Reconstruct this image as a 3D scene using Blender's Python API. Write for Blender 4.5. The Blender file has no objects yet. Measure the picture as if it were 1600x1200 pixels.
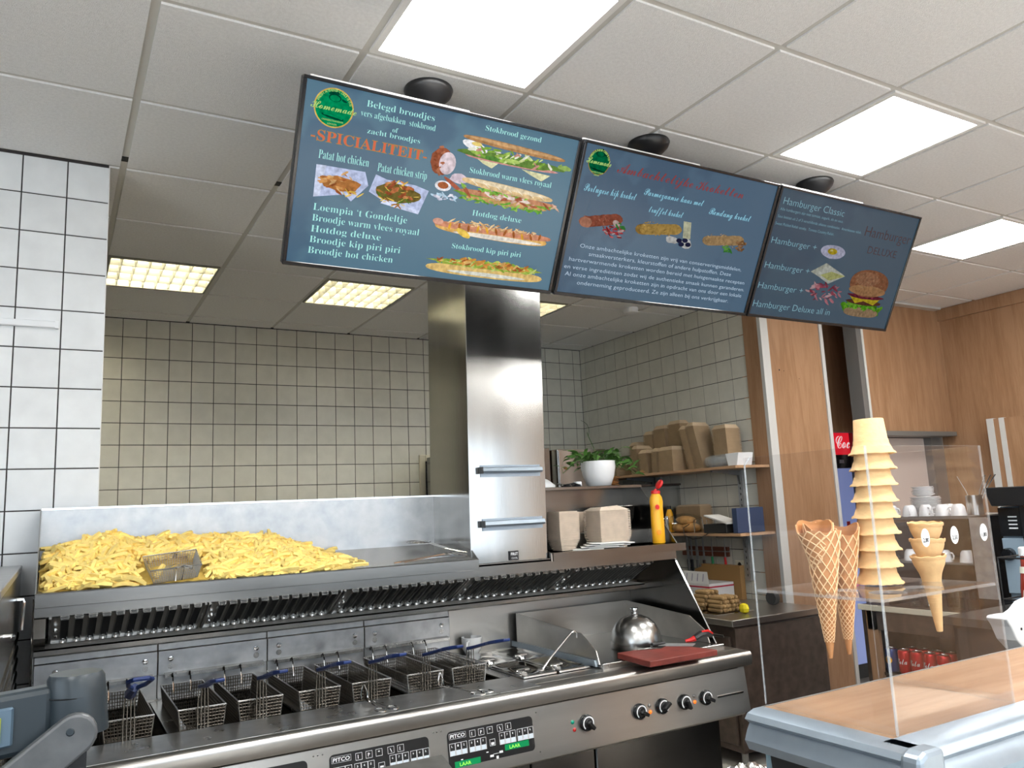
import bpy, math, random
from mathutils import Vector, Matrix
R=random.Random(7)
SC=bpy.context.scene
PI=math.pi
# ---------------------------------------------------------------- camera
cam_d=bpy.data.cameras.new('camera'); cam=bpy.data.objects.new('camera',cam_d); SC.collection.objects.link(cam); SC.camera=cam
yaw,pitch,roll=0.526286226,0.155553040,-0.0460335499
F=Vector((math.sin(yaw)*math.cos(pitch),math.cos(yaw)*math.cos(pitch),math.sin(pitch)))
r0=Vector((math.cos(yaw),-math.sin(yaw),0)); u0=r0.cross(F)
Rt=r0*math.cos(roll)+u0*math.sin(roll); Up=-r0*math.sin(roll)+u0*math.cos(roll)
cam.matrix_world=Matrix(((Rt.x,Up.x,-F.x,0),(Rt.y,Up.y,-F.y,0),(Rt.z,Up.z,-F.z,1.54),(0,0,0,1)))
cam_d.sensor_width=36; cam_d.lens=1239.8*36/1600; cam_d.clip_start=.02
# ---------------------------------------------------------------- world, lights, exposure
w=bpy.data.worlds.new('world'); SC.world=w; w.use_nodes=True
bg=w.node_tree.nodes['Background']; bg.inputs[0].default_value=(.80,.90,1,1); bg.inputs[1].default_value=2.7
SC.view_settings.view_transform='Standard'; SC.view_settings.look='None'; SC.view_settings.exposure=0.6; SC.view_settings.gamma=1; SC.view_settings.use_curve_mapping=False
def area(name,loc,rot,sx,sy,power,col):
    l=bpy.data.lights.new(name,'AREA'); l.shape='RECTANGLE'; l.size=sx; l.size_y=sy; l.energy=power; l.color=col
    o=bpy.data.objects.new(name,l); SC.collection.objects.link(o); o.location=loc; o.rotation_euler=rot; return o
area('daylight_front_window',(1.65,-3.86,1.65),(PI/2,0,0),7.8,1.65,10,(1,1,1)).data.cycles.is_portal=True       # outside the shop window behind the camera
area('daylight_left_window',(-2.98,-.6,1.7),(PI/2,0,-PI/2),3.0,1.8,10,(1,1,1)).data.cycles.is_portal=True    # outside the side window
LED_STRENGTH=24.0; LOUVRE_STRENGTH=40.0
sl=bpy.data.lights.new('bounce_sun','SUN'); sl.energy=14; sl.angle=.01; sl.color=(1,.95,.86); so=bpy.data.objects.new('bounce_sun',sl); SC.collection.objects.link(so)   # added to brighten the ceiling by bounce: falls on the unseen floor behind the camera
so.rotation_euler=Vector((.35,1,-1.0)).to_track_quat('-Z','Y').to_euler()
SC.cycles.max_bounces=14; SC.cycles.transparent_max_bounces=24; SC.cycles.transmission_bounces=12; SC.cycles.glossy_bounces=6; SC.cycles.diffuse_bounces=5
SC.cycles.caustics_reflective=False; SC.cycles.caustics_refractive=False; SC.cycles.sample_clamp_indirect=4

# ---------------------------------------------------------------- materials
MATS={}
def mat(name,col=(.8,.8,.8),rough=.5,metal=0,noise=None,bump=None,emit=None,trans=0,ior=1.45,coat=0,alpha=1,spec=None,rand=0,stretch=(1,1,1)):
    """noise=(scale, amount) mottles the colour, bump=(scale, strength), rand = per object value change"""
    m=bpy.data.materials.new(name); m.use_nodes=True; nt=m.node_tree; N=nt.nodes; L=nt.links
    b=N['Principled BSDF']; c=tuple(col)+(1,)
    b.inputs['Base Color'].default_value=c; b.inputs['Roughness'].default_value=rough; b.inputs['Metallic'].default_value=metal
    b.inputs['IOR'].default_value=ior; b.inputs['Transmission Weight'].default_value=trans; b.inputs['Coat Weight'].default_value=coat; b.inputs['Alpha'].default_value=alpha
    if spec is not None: b.inputs['Specular IOR Level'].default_value=spec
    if emit: b.inputs['Emission Color'].default_value=tuple(emit[:3])+(1,); b.inputs['Emission Strength'].default_value=emit[3]
    tc=mp=None
    if noise or bump:
        tc=N.new('ShaderNodeTexCoord'); mp=N.new('ShaderNodeMapping'); mp.inputs['Scale'].default_value=stretch
        L.new(tc.outputs['Object'],mp.inputs[0])
        if rand:
            oi=N.new('ShaderNodeObjectInfo'); ml=N.new('ShaderNodeMath'); ml.operation='MULTIPLY'; ml.inputs[1].default_value=37
            cx=N.new('ShaderNodeCombineXYZ'); L.new(oi.outputs['Random'],ml.inputs[0]); L.new(ml.outputs[0],cx.inputs[0]); L.new(ml.outputs[0],cx.inputs[1]); L.new(cx.outputs[0],mp.inputs['Location'])
    src=None
    if noise:
        nz=N.new('ShaderNodeTexNoise'); nz.inputs['Scale'].default_value=noise[0]; nz.inputs['Detail'].default_value=5; L.new(mp.outputs[0],nz.inputs['Vector'])
        mr=N.new('ShaderNodeMapRange'); mr.inputs[1].default_value=.3; mr.inputs[2].default_value=.7; mr.inputs[3].default_value=1-noise[1]; mr.inputs[4].default_value=1+noise[1]
        L.new(nz.outputs[0],mr.inputs[0]); src=mr.outputs[0]
        if metal>.5:
            rr=N.new('ShaderNodeMath'); rr.operation='MULTIPLY'; rr.inputs[1].default_value=rough; L.new(src,rr.inputs[0]); L.new(rr.outputs[0],b.inputs['Roughness'])
    if rand:
        oi2=N.new('ShaderNodeObjectInfo'); mr2=N.new('ShaderNodeMapRange'); mr2.inputs[3].default_value=1-rand; mr2.inputs[4].default_value=1+rand; L.new(oi2.outputs['Random'],mr2.inputs[0])
        if src is None: src=mr2.outputs[0]
        else:
            mm=N.new('ShaderNodeMath'); mm.operation='MULTIPLY'; L.new(src,mm.inputs[0]); L.new(mr2.outputs[0],mm.inputs[1]); src=mm.outputs[0]
    if src is not None:
        hv=N.new('ShaderNodeHueSaturation'); hv.inputs['Color'].default_value=c; L.new(src,hv.inputs['Value']); L.new(hv.outputs[0],b.inputs['Base Color'])
    if bump:
        nb=N.new('ShaderNodeTexNoise'); nb.inputs['Scale'].default_value=bump[0]; nb.inputs['Detail'].default_value=3; L.new(mp.outputs[0],nb.inputs['Vector'])
        bp=N.new('ShaderNodeBump'); bp.inputs['Strength'].default_value=bump[1]; bp.inputs['Distance'].default_value=.004; L.new(nb.outputs[0],bp.inputs['Height']); L.new(bp.outputs[0],b.inputs['Normal'])
    MATS[name]=m; return m
def wood(name,c1,c2,axis,rough=.38):
    m=bpy.data.materials.new(name); m.use_nodes=True; nt=m.node_tree; N=nt.nodes; L=nt.links; b=N['Principled BSDF']
    tc=N.new('ShaderNodeTexCoord'); mp=N.new('ShaderNodeMapping'); s=[9,9,9]; s[axis]=.9; mp.inputs['Scale'].default_value=s; L.new(tc.outputs['Object'],mp.inputs[0])
    n1=N.new('ShaderNodeTexNoise'); n1.inputs['Scale'].default_value=1.5; n1.inputs['Detail'].default_value=8; n1.inputs['Roughness'].default_value=.62; n1.inputs['Distortion'].default_value=.5; L.new(mp.outputs[0],n1.inputs['Vector'])
    n2=N.new('ShaderNodeTexNoise'); n2.inputs['Scale'].default_value=9; n2.inputs['Detail'].default_value=3; L.new(mp.outputs[0],n2.inputs['Vector'])
    mx=N.new('ShaderNodeMath'); mx.operation='MULTIPLY_ADD'; mx.inputs[1].default_value=.35; L.new(n2.outputs[0],mx.inputs[0]); L.new(n1.outputs[0],mx.inputs[2])
    cr=N.new('ShaderNodeValToRGB'); cr.color_ramp.elements[0].position=.52; cr.color_ramp.elements[0].color=c2+(1,); cr.color_ramp.elements[1].position=.78; cr.color_ramp.elements[1].color=c1+(1,)
    L.new(mx.outputs[0],cr.inputs[0]); L.new(cr.outputs[0],b.inputs['Base Color']); b.inputs['Roughness'].default_value=rough
    return m
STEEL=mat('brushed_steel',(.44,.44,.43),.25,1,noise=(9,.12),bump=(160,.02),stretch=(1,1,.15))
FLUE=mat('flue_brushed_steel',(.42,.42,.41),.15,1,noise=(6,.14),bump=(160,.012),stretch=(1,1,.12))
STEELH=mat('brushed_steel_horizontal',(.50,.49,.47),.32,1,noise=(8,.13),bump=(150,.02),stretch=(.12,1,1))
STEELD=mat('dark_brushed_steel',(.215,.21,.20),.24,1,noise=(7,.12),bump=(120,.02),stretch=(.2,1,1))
STEELW=mat('worn_bright_steel',(.41,.42,.43),.40,1,noise=(14,.25),bump=(60,.06))
WTOP=mat('polished_worktop',(.74,.75,.76),.30,1,noise=(10,.15))
LEDGE=mat('ledge_metal',(.55,.55,.54),.35,.6)
CHROME=mat('chrome',(.8,.8,.8),.09,1)
WIRE=mat('wire_steel',(.15,.135,.115),.4,1)
ALU=mat('anodised_aluminium',(.29,.345,.40),.36,.6,noise=(30,.05))
ALUW=mat('white_aluminium_strip',(.55,.55,.53),.45)
TILE=mat('glazed_tile',(.70,.72,.73),.22,0,noise=(11,.05),bump=(16,.04),rand=.025)
TILEK=mat('cream_glazed_tile',(.62,.61,.54),.25,0,noise=(11,.05),bump=(16,.04),rand=.025)
GROUT=mat('dark_grout',(.045,.04,.04),.9)
CEIL=mat('mineral_fibre_tile',(.86,.86,.86),.95,0,noise=(90,.05),bump=(260,.9),rand=.02)
RAIL=mat('ceiling_rail_paint',(.60,.59,.56),.6)
FLOOR=mat('dark_floor',(.17,.15,.13),.5,0,noise=(3,.3))
FLOORL=mat('shop_floor_tile',(.62,.60,.56),.35,0,noise=(3,.1))
WALLP=mat('painted_wall',(.80,.79,.77),.8)
WOODV=wood('beech_laminate_vertical',(.37,.215,.12),(.285,.152,.076),2)
WOODH=wood('beech_laminate_counter',(.43,.27,.165),(.35,.205,.12),0,.22)
WOODS=wood('beech_shelf',(.48,.30,.17),(.38,.22,.12),1)
LED=mat('led_diffuser',(.9,.9,.9),.6,emit=(1,.985,.95,LED_STRENGTH))
LOUV=mat('warm_tube_diffuser',(.9,.9,.8),.6,emit=(1,.93,.76,LOUVRE_STRENGTH))
LOUVW=mat('louvre_white',(.30,.29,.23),.4)
BLACK=mat('black_plastic',(.012,.012,.013),.35)
BLACKG=mat('gloss_black',(.01,.011,.013),.12)
BLACKM=mat('matt_black',(.02,.02,.02),.6)
WHITEC=mat('white_porcelain',(.82,.83,.84),.15,coat=.4)
WHITEP=mat('white_plastic',(.75,.77,.79),.4)
PAPER=mat('white_paper',(.78,.77,.74),.9,bump=(40,.2))
BLUE=mat('blue_grip',(.012,.03,.13),.35)
OIL=mat('frying_oil',(.05,.028,.01),.08,0)
CARD=mat('kraft_board',(.40,.285,.17),.85,0,noise=(20,.06),rand=.06)
CARDL=mat('light_kraft_board',(.55,.42,.28),.85,0,noise=(20,.05))
PULP=mat('pulp_tray',(.60,.50,.40),.9,0,noise=(30,.08))
CARDB=mat('brown_cardboard',(.34,.19,.07),.85)
YEL=mat('mustard_yellow',(.85,.42,.02),.3)
RED=mat('red_plastic',(.62,.02,.02),.3)
REDB=mat('red_cutting_board',(.17,.032,.024),.55,0,noise=(14,.25),bump=(60,.2))
GREEN=mat('green_plastic',(.01,.25,.08),.4)
LEAF=mat('leaf_green',(.065,.16,.03),.45,0,noise=(25,.35),rand=.35)
LEAFR=mat('leaf_reddish',(.30,.16,.06),.5)
SOIL=mat('soil',(.03,.02,.012),.9)
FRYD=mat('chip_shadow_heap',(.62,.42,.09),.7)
FRY=mat('french_fry',(.92,.71,.23),.5,0,noise=(38,.13),rand=.12)
CONE=mat('cake_cone',(.78,.52,.25),.7,0,noise=(60,.08),bump=(120,.25))
WAF=mat('waffle_cone',(.50,.225,.08),.65,0,noise=(50,.15),bump=(90,.2))
WAFR=mat('waffle_ridge',(.88,.60,.33),.65,0,noise=(60,.1))
CROQ=mat('croquette_crumb',(.32,.20,.085),.85,0,noise=(200,.25),bump=(300,.8),rand=.08)
YTAG=mat('yellow_paper',(.80,.66,.02),.6)
GREYD=mat('scale_grey',(.022,.031,.038),.36,.1)
GREYL=mat('worn_light_steel',(.46,.47,.48),.42,.75,noise=(30,.15))
LCD=mat('lcd_green',(.2,.25,.02),.3,emit=(.35,.42,.03,.12))
DISP=mat('green_display',(.0,.10,.03),.3,emit=(.0,.14,.045,.9))
DIGIT=mat('green_digit',(.2,.6,.05),.4,emit=(.30,.75,.08,.8))
GREENL=mat('green_lamp',(.0,.35,.22),.15,coat=.5)
REDL=mat('red_lamp',(.45,.01,.01),.15,coat=.5)
ORL=mat('orange_lamp',(.85,.15,.02),.2,emit=(1,.2,.02,.6))
INK=mat('black_ink',(.01,.01,.012),.6)
KEYW=mat('key_white',(.62,.70,.78),.35)
INKW=mat('white_print',(.8,.82,.85),.5)
BLUEM=mat('blue_grey_panel',(.36,.48,.60),.3,.4)
PINK=mat('cream_board',(.66,.56,.50),.6)
CREAM=mat('cream_edge',(.62,.58,.46),.5)
BROWN=mat('dark_brown_panel',(.075,.055,.045),.35,.2,noise=(20,.3))
STONE=mat('black_worktop',(.035,.035,.033),.45,0,noise=(50,.35))
FOIL=mat('aluminium_foil',(.75,.75,.75),.22,1,bump=(60,.8))
BREAD=mat('bread_crust',(.55,.29,.10),.6,0,noise=(25,.3))
KETCH=mat('ketchup_in_bottle',(.30,.03,.015),.12,coat=.6)
LABW=mat('cream_label',(.72,.70,.60),.5)
CANR=mat('red_can',(.55,.01,.015),.28,.4)
CANB=mat('blue_can',(.03,.06,.20),.28,.4)
ORANGEB=mat('orange_brown_panel',(.3,.12,.03),.5)
LILAC=mat('fridge_glow_door',(.30,.36,.62),.25,emit=(.20,.25,.50,.45))  # light from inside the fridge put in as a glow of the door
SIGN=mat('backlit_red_sign',(.6,.02,.02),.3,emit=(.75,.015,.03,.55))
SIGNW=mat('backlit_white',(.8,.8,.8),.3,emit=(1,.95,.95,.45))
GREYT=mat('grey_trim',(.20,.20,.195),.4,.4)
def acryl(name,tint,refl,edge=False):
    m=bpy.data.materials.new(name); m.use_nodes=True; nt=m.node_tree; N=nt.nodes; L=nt.links; N.clear()
    out=N.new('ShaderNodeOutputMaterial'); tr=N.new('ShaderNodeBsdfTransparent'); tr.inputs[0].default_value=tint+(1,)
    gl=N.new('ShaderNodeBsdfGlossy'); gl.inputs['Roughness'].default_value=.02; lw=N.new('ShaderNodeLayerWeight'); pw=N.new('ShaderNodeMath'); pw.operation='POWER'; pw.inputs[1].default_value=5; L.new(lw.outputs['Facing'],pw.inputs[0]); fr=N.new('ShaderNodeMath'); fr.operation='MULTIPLY_ADD'; fr.inputs[1].default_value=.95; fr.inputs[2].default_value=.04; L.new(pw.outputs[0],fr.inputs[0])
    mx=N.new('ShaderNodeMixShader'); ml=N.new('ShaderNodeMath'); ml.operation='MULTIPLY'; ml.inputs[1].default_value=refl
    L.new(fr.outputs[0],ml.inputs[0]); L.new(ml.outputs[0],mx.inputs[0]); L.new(tr.outputs[0],mx.inputs[1]); L.new(gl.outputs[0],mx.inputs[2])
    if edge:
        df=N.new('ShaderNodeBsdfTranslucent'); df.inputs[0].default_value=(.9,.93,.95,1); d2=N.new('ShaderNodeBsdfDiffuse'); d2.inputs[0].default_value=(.85,.88,.9,1)
        a1=N.new('ShaderNodeAddShader'); L.new(df.outputs[0],a1.inputs[0]); L.new(d2.outputs[0],a1.inputs[1])
        m2=N.new('ShaderNodeMixShader'); m2.inputs[0].default_value=.12; L.new(mx.outputs[0],m2.inputs[1]); L.new(a1.outputs[0],m2.inputs[2]); L.new(m2.outputs[0],out.inputs[0])
    else: L.new(mx.outputs[0],out.inputs[0])
    return m
ACR=acryl('clear_acrylic',(.965,.965,.97),1.0); ACRE=acryl('acrylic_edge',(.85,.88,.9),1.0,True)
GLASS=acryl('clear_glass',(.93,.95,.95),1.0); GLASSD=acryl('smoked_glass',(.42,.38,.36),1.2)
def vcol(name,strength,base=False):
    m=bpy.data.materials.new(name); m.use_nodes=True; nt=m.node_tree; N=nt.nodes; L=nt.links; b=N['Principled BSDF']
    a=N.new('ShaderNodeAttribute'); a.attribute_name='col'
    tc=N.new('ShaderNodeTexCoord'); nz=N.new('ShaderNodeTexNoise'); nz.inputs['Scale'].default_value=70; nz.inputs['Detail'].default_value=4; L.new(tc.outputs['Object'],nz.inputs['Vector'])
    mr=N.new('ShaderNodeMapRange'); mr.inputs[1].default_value=.3; mr.inputs[2].default_value=.7; mr.inputs[3].default_value=.7; mr.inputs[4].default_value=1.3; L.new(nz.outputs[0],mr.inputs[0])
    hv=N.new('ShaderNodeHueSaturation'); L.new(a.outputs['Color'],hv.inputs['Color']); L.new(mr.outputs[0],hv.inputs['Value'])
    if base: L.new(hv.outputs[0],b.inputs['Base Color']); b.inputs['Roughness'].default_value=.5
    else:
        b.inputs['Base Color'].default_value=(0,0,0,1); b.inputs['Specular IOR Level'].default_value=.0; L.new(hv.outputs[0],b.inputs['Emission Color']); b.inputs['Emission Strength'].default_value=strength*.66
    return m
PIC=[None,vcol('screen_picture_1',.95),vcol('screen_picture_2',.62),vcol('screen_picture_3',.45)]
def emis(name,c,s):
    m=bpy.data.materials.new(name); m.use_nodes=True; b=m.node_tree.nodes['Principled BSDF']; b.inputs['Base Color'].default_value=(0,0,0,1); b.inputs['Specular IOR Level'].default_value=0
    b.inputs['Emission Color'].default_value=c+(1,); b.inputs['Emission Strength'].default_value=s*.66; return m
def screen(name,ca,cb,s):
    m=bpy.data.materials.new(name); m.use_nodes=True; nt=m.node_tree; N=nt.nodes; L=nt.links; b=N['Principled BSDF']
    b.inputs['Base Color'].default_value=(.008,.009,.01,1); b.inputs['Roughness'].default_value=.2; b.inputs['Specular IOR Level'].default_value=.3
    tc=N.new('ShaderNodeTexCoord'); nz=N.new('ShaderNodeTexNoise'); nz.inputs['Scale'].default_value=3.4; nz.inputs['Detail'].default_value=4; L.new(tc.outputs['Object'],nz.inputs['Vector'])
    cr=N.new('ShaderNodeValToRGB'); cr.color_ramp.elements[0].position=.44; cr.color_ramp.elements[0].color=cb+(1,); cr.color_ramp.elements[1].position=.50; cr.color_ramp.elements[1].color=ca+(1,)
    L.new(nz.outputs[0],cr.inputs[0]); L.new(cr.outputs[0],b.inputs['Emission Color']); b.inputs['Emission Strength'].default_value=s*.66; return m

# ---------------------------------------------------------------- geometry helpers
class G:
    def __init__(s): s.v=[]; s.f=[]; s.m=[]; s.k=0; s.c=None; s.cols=[]
    def add(s,vs,fs):
        n=len(s.v); s.v+=[tuple(p) for p in vs]
        for f in fs: s.f.append([n+i for i in f]); s.m.append(s.k); s.cols.append(s.c)
        return s
    def box(s,x0,x1,y0,y1,z0,z1):
        return s.add([(x0,y0,z0),(x1,y0,z0),(x1,y1,z0),(x0,y1,z0),(x0,y0,z1),(x1,y0,z1),(x1,y1,z1),(x0,y1,z1)],[(0,3,2,1),(4,5,6,7),(0,1,5,4),(1,2,6,5),(2,3,7,6),(3,0,4,7)])
    def prism(s,pts,axis,a,b):
        """pts 2-D polygon in the two other axes; extruded a..b along axis ('x': pts are (y,z), 'y': (x,z), 'z': (x,y))"""
        def P(p,t): return (t,p[0],p[1]) if axis=='x' else ((p[0],t,p[1]) if axis=='y' else (p[0],p[1],t))
        n=len(pts); return s.add([P(p,a) for p in pts]+[P(p,b) for p in pts],[list(range(n))[::-1],list(range(n,2*n))]+[(i,(i+1)%n,n+(i+1)%n,n+i) for i in range(n)])
    def lathe(s,prof,n=24,c=(0,0,0),ax=None,cap0=True,cap1=True):
        """prof: (radius, height) rows around axis ax (default z)"""
        z=Vector(ax).normalized() if ax else Vector((0,0,1)); x=z.orthogonal().normalized(); y=z.cross(x); c=Vector(c); vs=[]
        for r,h in prof:
            for i in range(n):
                a=2*PI*i/n; vs.append(c+z*h+x*(r*math.cos(a))+y*(r*math.sin(a)))
        fs=[]
        for j in range(len(prof)-1):
            for i in range(n): fs.append((j*n+i,j*n+(i+1)%n,(j+1)*n+(i+1)%n,(j+1)*n+i))
        if cap0: fs.append(list(range(n))[::-1])
        if cap1: fs.append([(len(prof)-1)*n+i for i in range(n)])
        return s.add(vs,fs)
    def tube(s,pts,r,n=6,closed=False):
        pts=[Vector(p) for p in pts]; m=len(pts); vs=[]; prev=None
        for i,p in enumerate(pts):
            a=pts[(i-1)%m] if (closed or i>0) else p; b=pts[(i+1)%m] if (closed or i<m-1) else p
            t=(b-a).normalized()
            if prev is None: x=t.orthogonal().normalized()
            else:
                x=prev-t*prev.dot(t); x=x.normalized() if x.length>1e-6 else t.orthogonal().normalized()
            prev=x; y=t.cross(x); rr=r[i] if isinstance(r,(list,tuple)) else r
            for k in range(n): q=2*PI*k/n+PI/4; vs.append(p+x*(rr*math.cos(q))+y*(rr*math.sin(q)))
        fs=[]; e=m if closed else m-1
        for i in range(e):
            j=(i+1)%m
            for k in range(n): fs.append((i*n+k,i*n+(k+1)%n,j*n+(k+1)%n,j*n+k))
        if not closed: fs+= [list(range(n))[::-1],[(m-1)*n+k for k in range(n)]]
        return s.add(vs,fs)
    def wire(s,a,b,r): return s.tube([a,b],r,4)
    def quad(s,a,b,c,d): return s.add([a,b,c,d],[(0,1,2,3)])
    def grid(s,a,b,c,d,nu,nv,r):
        """wires over the bilinear patch a-b-c-d"""
        a,b,c,d=map(Vector,(a,b,c,d))
        for i in range(nu+1): t=i/nu; s.wire(a.lerp(b,t),d.lerp(c,t),r)
        for i in range(nv+1): t=i/nv; s.wire(a.lerp(d,t),b.lerp(c,t),r)
        return s
    def xf(s,M,start=0):
        for i in range(start,len(s.v)): s.v[i]=tuple(M@Vector(s.v[i]))
        return s
    def mesh(s,name,mats,smooth=False,off=(0,0,0)):
        me=bpy.data.meshes.new(name); o=Vector(off)
        me.from_pydata([tuple(Vector(p)-o) for p in s.v],[],s.f)
        for m in (mats if isinstance(mats,(list,tuple)) else [mats]): me.materials.append(m)
        me.polygons.foreach_set('material_index',s.m)
        if any(c is not None for c in s.cols):
            at=me.color_attributes.new('col','FLOAT_COLOR','CORNER'); d=[]
            for p,c in zip(me.polygons,s.cols): d+= list((c or (1,1,1))+(1,))*len(p.vertices)
            at.data.foreach_set('color',d)
        me.validate(); me.update()
        if smooth:
            for p in me.polygons: p.use_smooth=True
            me.set_sharp_from_angle(angle=math.radians(smooth if smooth is not True else 40))
        return me
    def build(s,name,mats,parent=None,smooth=False,bevel=0,seg=1,local=False):
        off=WL(parent) if (parent is not None and not local) else Vector((0,0,0))
        me=s.mesh(name,mats,smooth,off); o=bpy.data.objects.new(name,me); SC.collection.objects.link(o)
        if parent is not None: o.parent=parent
        if bevel:
            b=o.modifiers.new('bevel','BEVEL'); b.width=bevel; b.segments=seg; b.limit_method='ANGLE'; b.angle_limit=math.radians(35)
        return o
def WL(o):
    p=Vector((0,0,0))
    while o is not None: p+=o.location; o=o.parent
    return p
def tag(o,label=None,cat=None,group=None,kind=None):
    if label: o['label']=label
    if cat: o['category']=cat
    if group: o['group']=group
    if kind: o['kind']=kind
    return o
def thing(name,label,cat,loc=(0,0,0),group=None,rz=0):
    o=bpy.data.objects.new(name,None); SC.collection.objects.link(o); o.location=loc; o.rotation_euler=(0,0,rz); o.empty_display_size=.05
    return tag(o,label,cat,group)
def struct(name,g,m,**k):
    o=g.build(name,m,**k); return tag(o,kind='structure')
def place(name,me,parent,loc,rot=None):
    o=bpy.data.objects.new(name,me); SC.collection.objects.link(o)
    if parent is not None: o.parent=parent; o.location=Vector(loc)-WL(parent)
    else: o.location=loc
    if rot: o.rotation_euler=rot
    return o
def clone(t,loc,label,rz=None,rot=None):
    c=t.copy(); SC.collection.objects.link(c); c.location=loc
    if rz is not None: c.rotation_euler=(0,0,rz)
    if rot is not None: c.rotation_euler=rot
    c['label']=label
    for ch in t.children:
        d=ch.copy(); SC.collection.objects.link(d); d.parent=c
        for g2 in ch.children:
            e=g2.copy(); SC.collection.objects.link(e); e.parent=d
    return c
SERIF={}
def serif(t):
    o=''
    for ch in t:
        if 'A'<=ch<='Z': o+=chr(0x1D400+ord(ch)-65)
        elif 'a'<=ch<='z': o+=chr(0x1D41A+ord(ch)-97)
        else: o+=ch
    return o
def script(t):
    return ''.join(chr(0x1D4D0+ord(c)-65) if 'A'<=c<='Z' else (chr(0x1D4EA+ord(c)-97) if 'a'<=c<='z' else c) for c in t)
def text_mesh(body,res=2,bold=0):
    cu=bpy.data.curves.new('lettering','FONT'); cu.body=body; cu.resolution_u=res; cu.size=1; cu.offset=bold
    o=bpy.data.objects.new('lettering',cu); SC.collection.objects.link(o); dg=bpy.context.evaluated_depsgraph_get(); dg.update()
    m=o.evaluated_get(dg).to_mesh(); v=[tuple(p.co) for p in m.vertices]; f=[tuple(p.vertices) for p in m.polygons]
    o.evaluated_get(dg).to_mesh_clear(); bpy.data.objects.remove(o); bpy.data.curves.remove(cu); return v,f
def put_text(g,body,org,ux,uy,width,height,cap=.70,res=2,bold=0,shear=0):
    """writes body on g: baseline start org, unit vectors ux (reading) and uy (up), fitted to width x cap height"""
    v,f=text_mesh(body,res,bold)
    if not v: return
    x0=min(p[0] for p in v); x1=max(p[0] for p in v); org=Vector(org); ux=Vector(ux); uy=Vector(uy)
    if height is None: height=cap*width/(x1-x0)
    g.add([org+ux*((p[0]-x0)/(x1-x0)*width+shear*p[1]/cap*height)+uy*(p[1]/cap*height) for p in v],f)

# ================================================================ SETTING
HC=2.977
struct('floor',G().box(-3,6.4,-4,6.2,-.1,0),FLOOR)
struct('floor_kitchen',G().box(-1.4,4.4,3.40,6.1,0,.006),FLOORL)
struct('floor_shop',G().box(-3,6.18,-4,.95,0,.006),FLOORL)
ceil=bpy.data.objects.new('ceiling',None); SC.collection.objects.link(ceil); ceil.location=(0,0,HC); tag(ceil,kind='structure')
X0,Y0=.197,2.20
G().box(-3,6.4,-4,6.2,HC+.10,HC+.16).build('light_block_slab',WALLP,ceil)  # unseen slab above the tiles, added to block light
tile_me=G().box(-.287,.287,-.287,.287,0,.02).mesh('ceiling_tile',CEIL)
EXTRA_LEDS=[(1,-4),(4,-4),(7,-4),(1,-7),(4,-7),(7,-7),(-2,-5)]  # unseen panels added behind the camera to brighten the room
skip=set(EXTRA_LEDS)|{(-1,5),(-2,3),(1,-1),(4,-1),(7,0),(0,4),(2,4),(4,4)}
def cover(i,j):
    # kitchen ceiling stops at its walls, the front ceiling at the wood wall
    return not (j>=3 and i<-3)
for i in range(-3,10):
    for j in range(-10,7):
        if (i,j) in skip or not cover(i,j): continue
        cx,cy=X0+.6*(i+.5),Y0+.6*(j+.5)
        if cx>6.1 or cy>5.95 and False: continue
        if j<-3 and False: continue
        x1=min(cx+.287,6.17); y1=min(cy+.287,6.0)
        if x1<cx+.28 or y1<cy+.28:
            if y1-(cy-.287)<.05: continue
            place('ceiling_tile',G().box(-.287,x1-cx,-.287,y1-cy,0,.02).mesh('ceiling_tile',CEIL),ceil,(cx,cy,HC))
        else: place('ceiling_tile',tile_me,ceil,(cx,cy,HC))
for i in range(-3,11):
    x=X0+.6*i
    if x<6.2: G().box(x-.0135,x+.0135,-3.9,6.0,HC+.007,HC+.03).build('ceiling_rail',RAIL,ceil)
for j in range(-10,8):
    y=Y0+.6*j
    if y<6.02: G().box(-2.9,6.17,y-.0135,y+.0135,HC+.0075,HC+.03).build('ceiling_rail',RAIL,ceil)
# clips in the rails above the wall line
g=G()
for x in (X0,X0+.6): g.box(x-.012,x+.012,3.30,3.34,HC+.003,HC+.009)
g.build('rail_joint_clip',BLACKM,ceil)

def led(i,j,lab):
    x,y=X0+.6*i+.012,Y0+.6*j+.012; t=thing('ceiling_light',lab,'ceiling light',(x+.288,y+.288,HC),'square ceiling light panels'); a=.576
    g=G()
    for b in ((0,a,0,.022),(0,a,a-.022,a),(0,.022,.022,a-.022),(a-.022,a,.022,a-.022)): g.box(x+b[0],x+b[1],y+b[2],y+b[3],HC-.002,HC+.02)
    g.build('frame',WALLP,t); G().box(x+.022,x+a-.022,y+.022,y+a-.022,HC+.004,HC+.016).build('diffuser',LED,t)
led(1,-1,'bright square ceiling light panel at the top of the picture above the left menu screen')
led(4,-1,'bright square ceiling light panel above the gap of the middle and right menu screens')
led(7,0,'bright square ceiling light panel at the far right beside the right menu screen')
for i,(a_,b_) in enumerate(EXTRA_LEDS): led(a_,b_,['first','second','third','fourth','fifth','sixth','seventh'][i]+' added square ceiling light panel, unseen behind the viewer')
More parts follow.
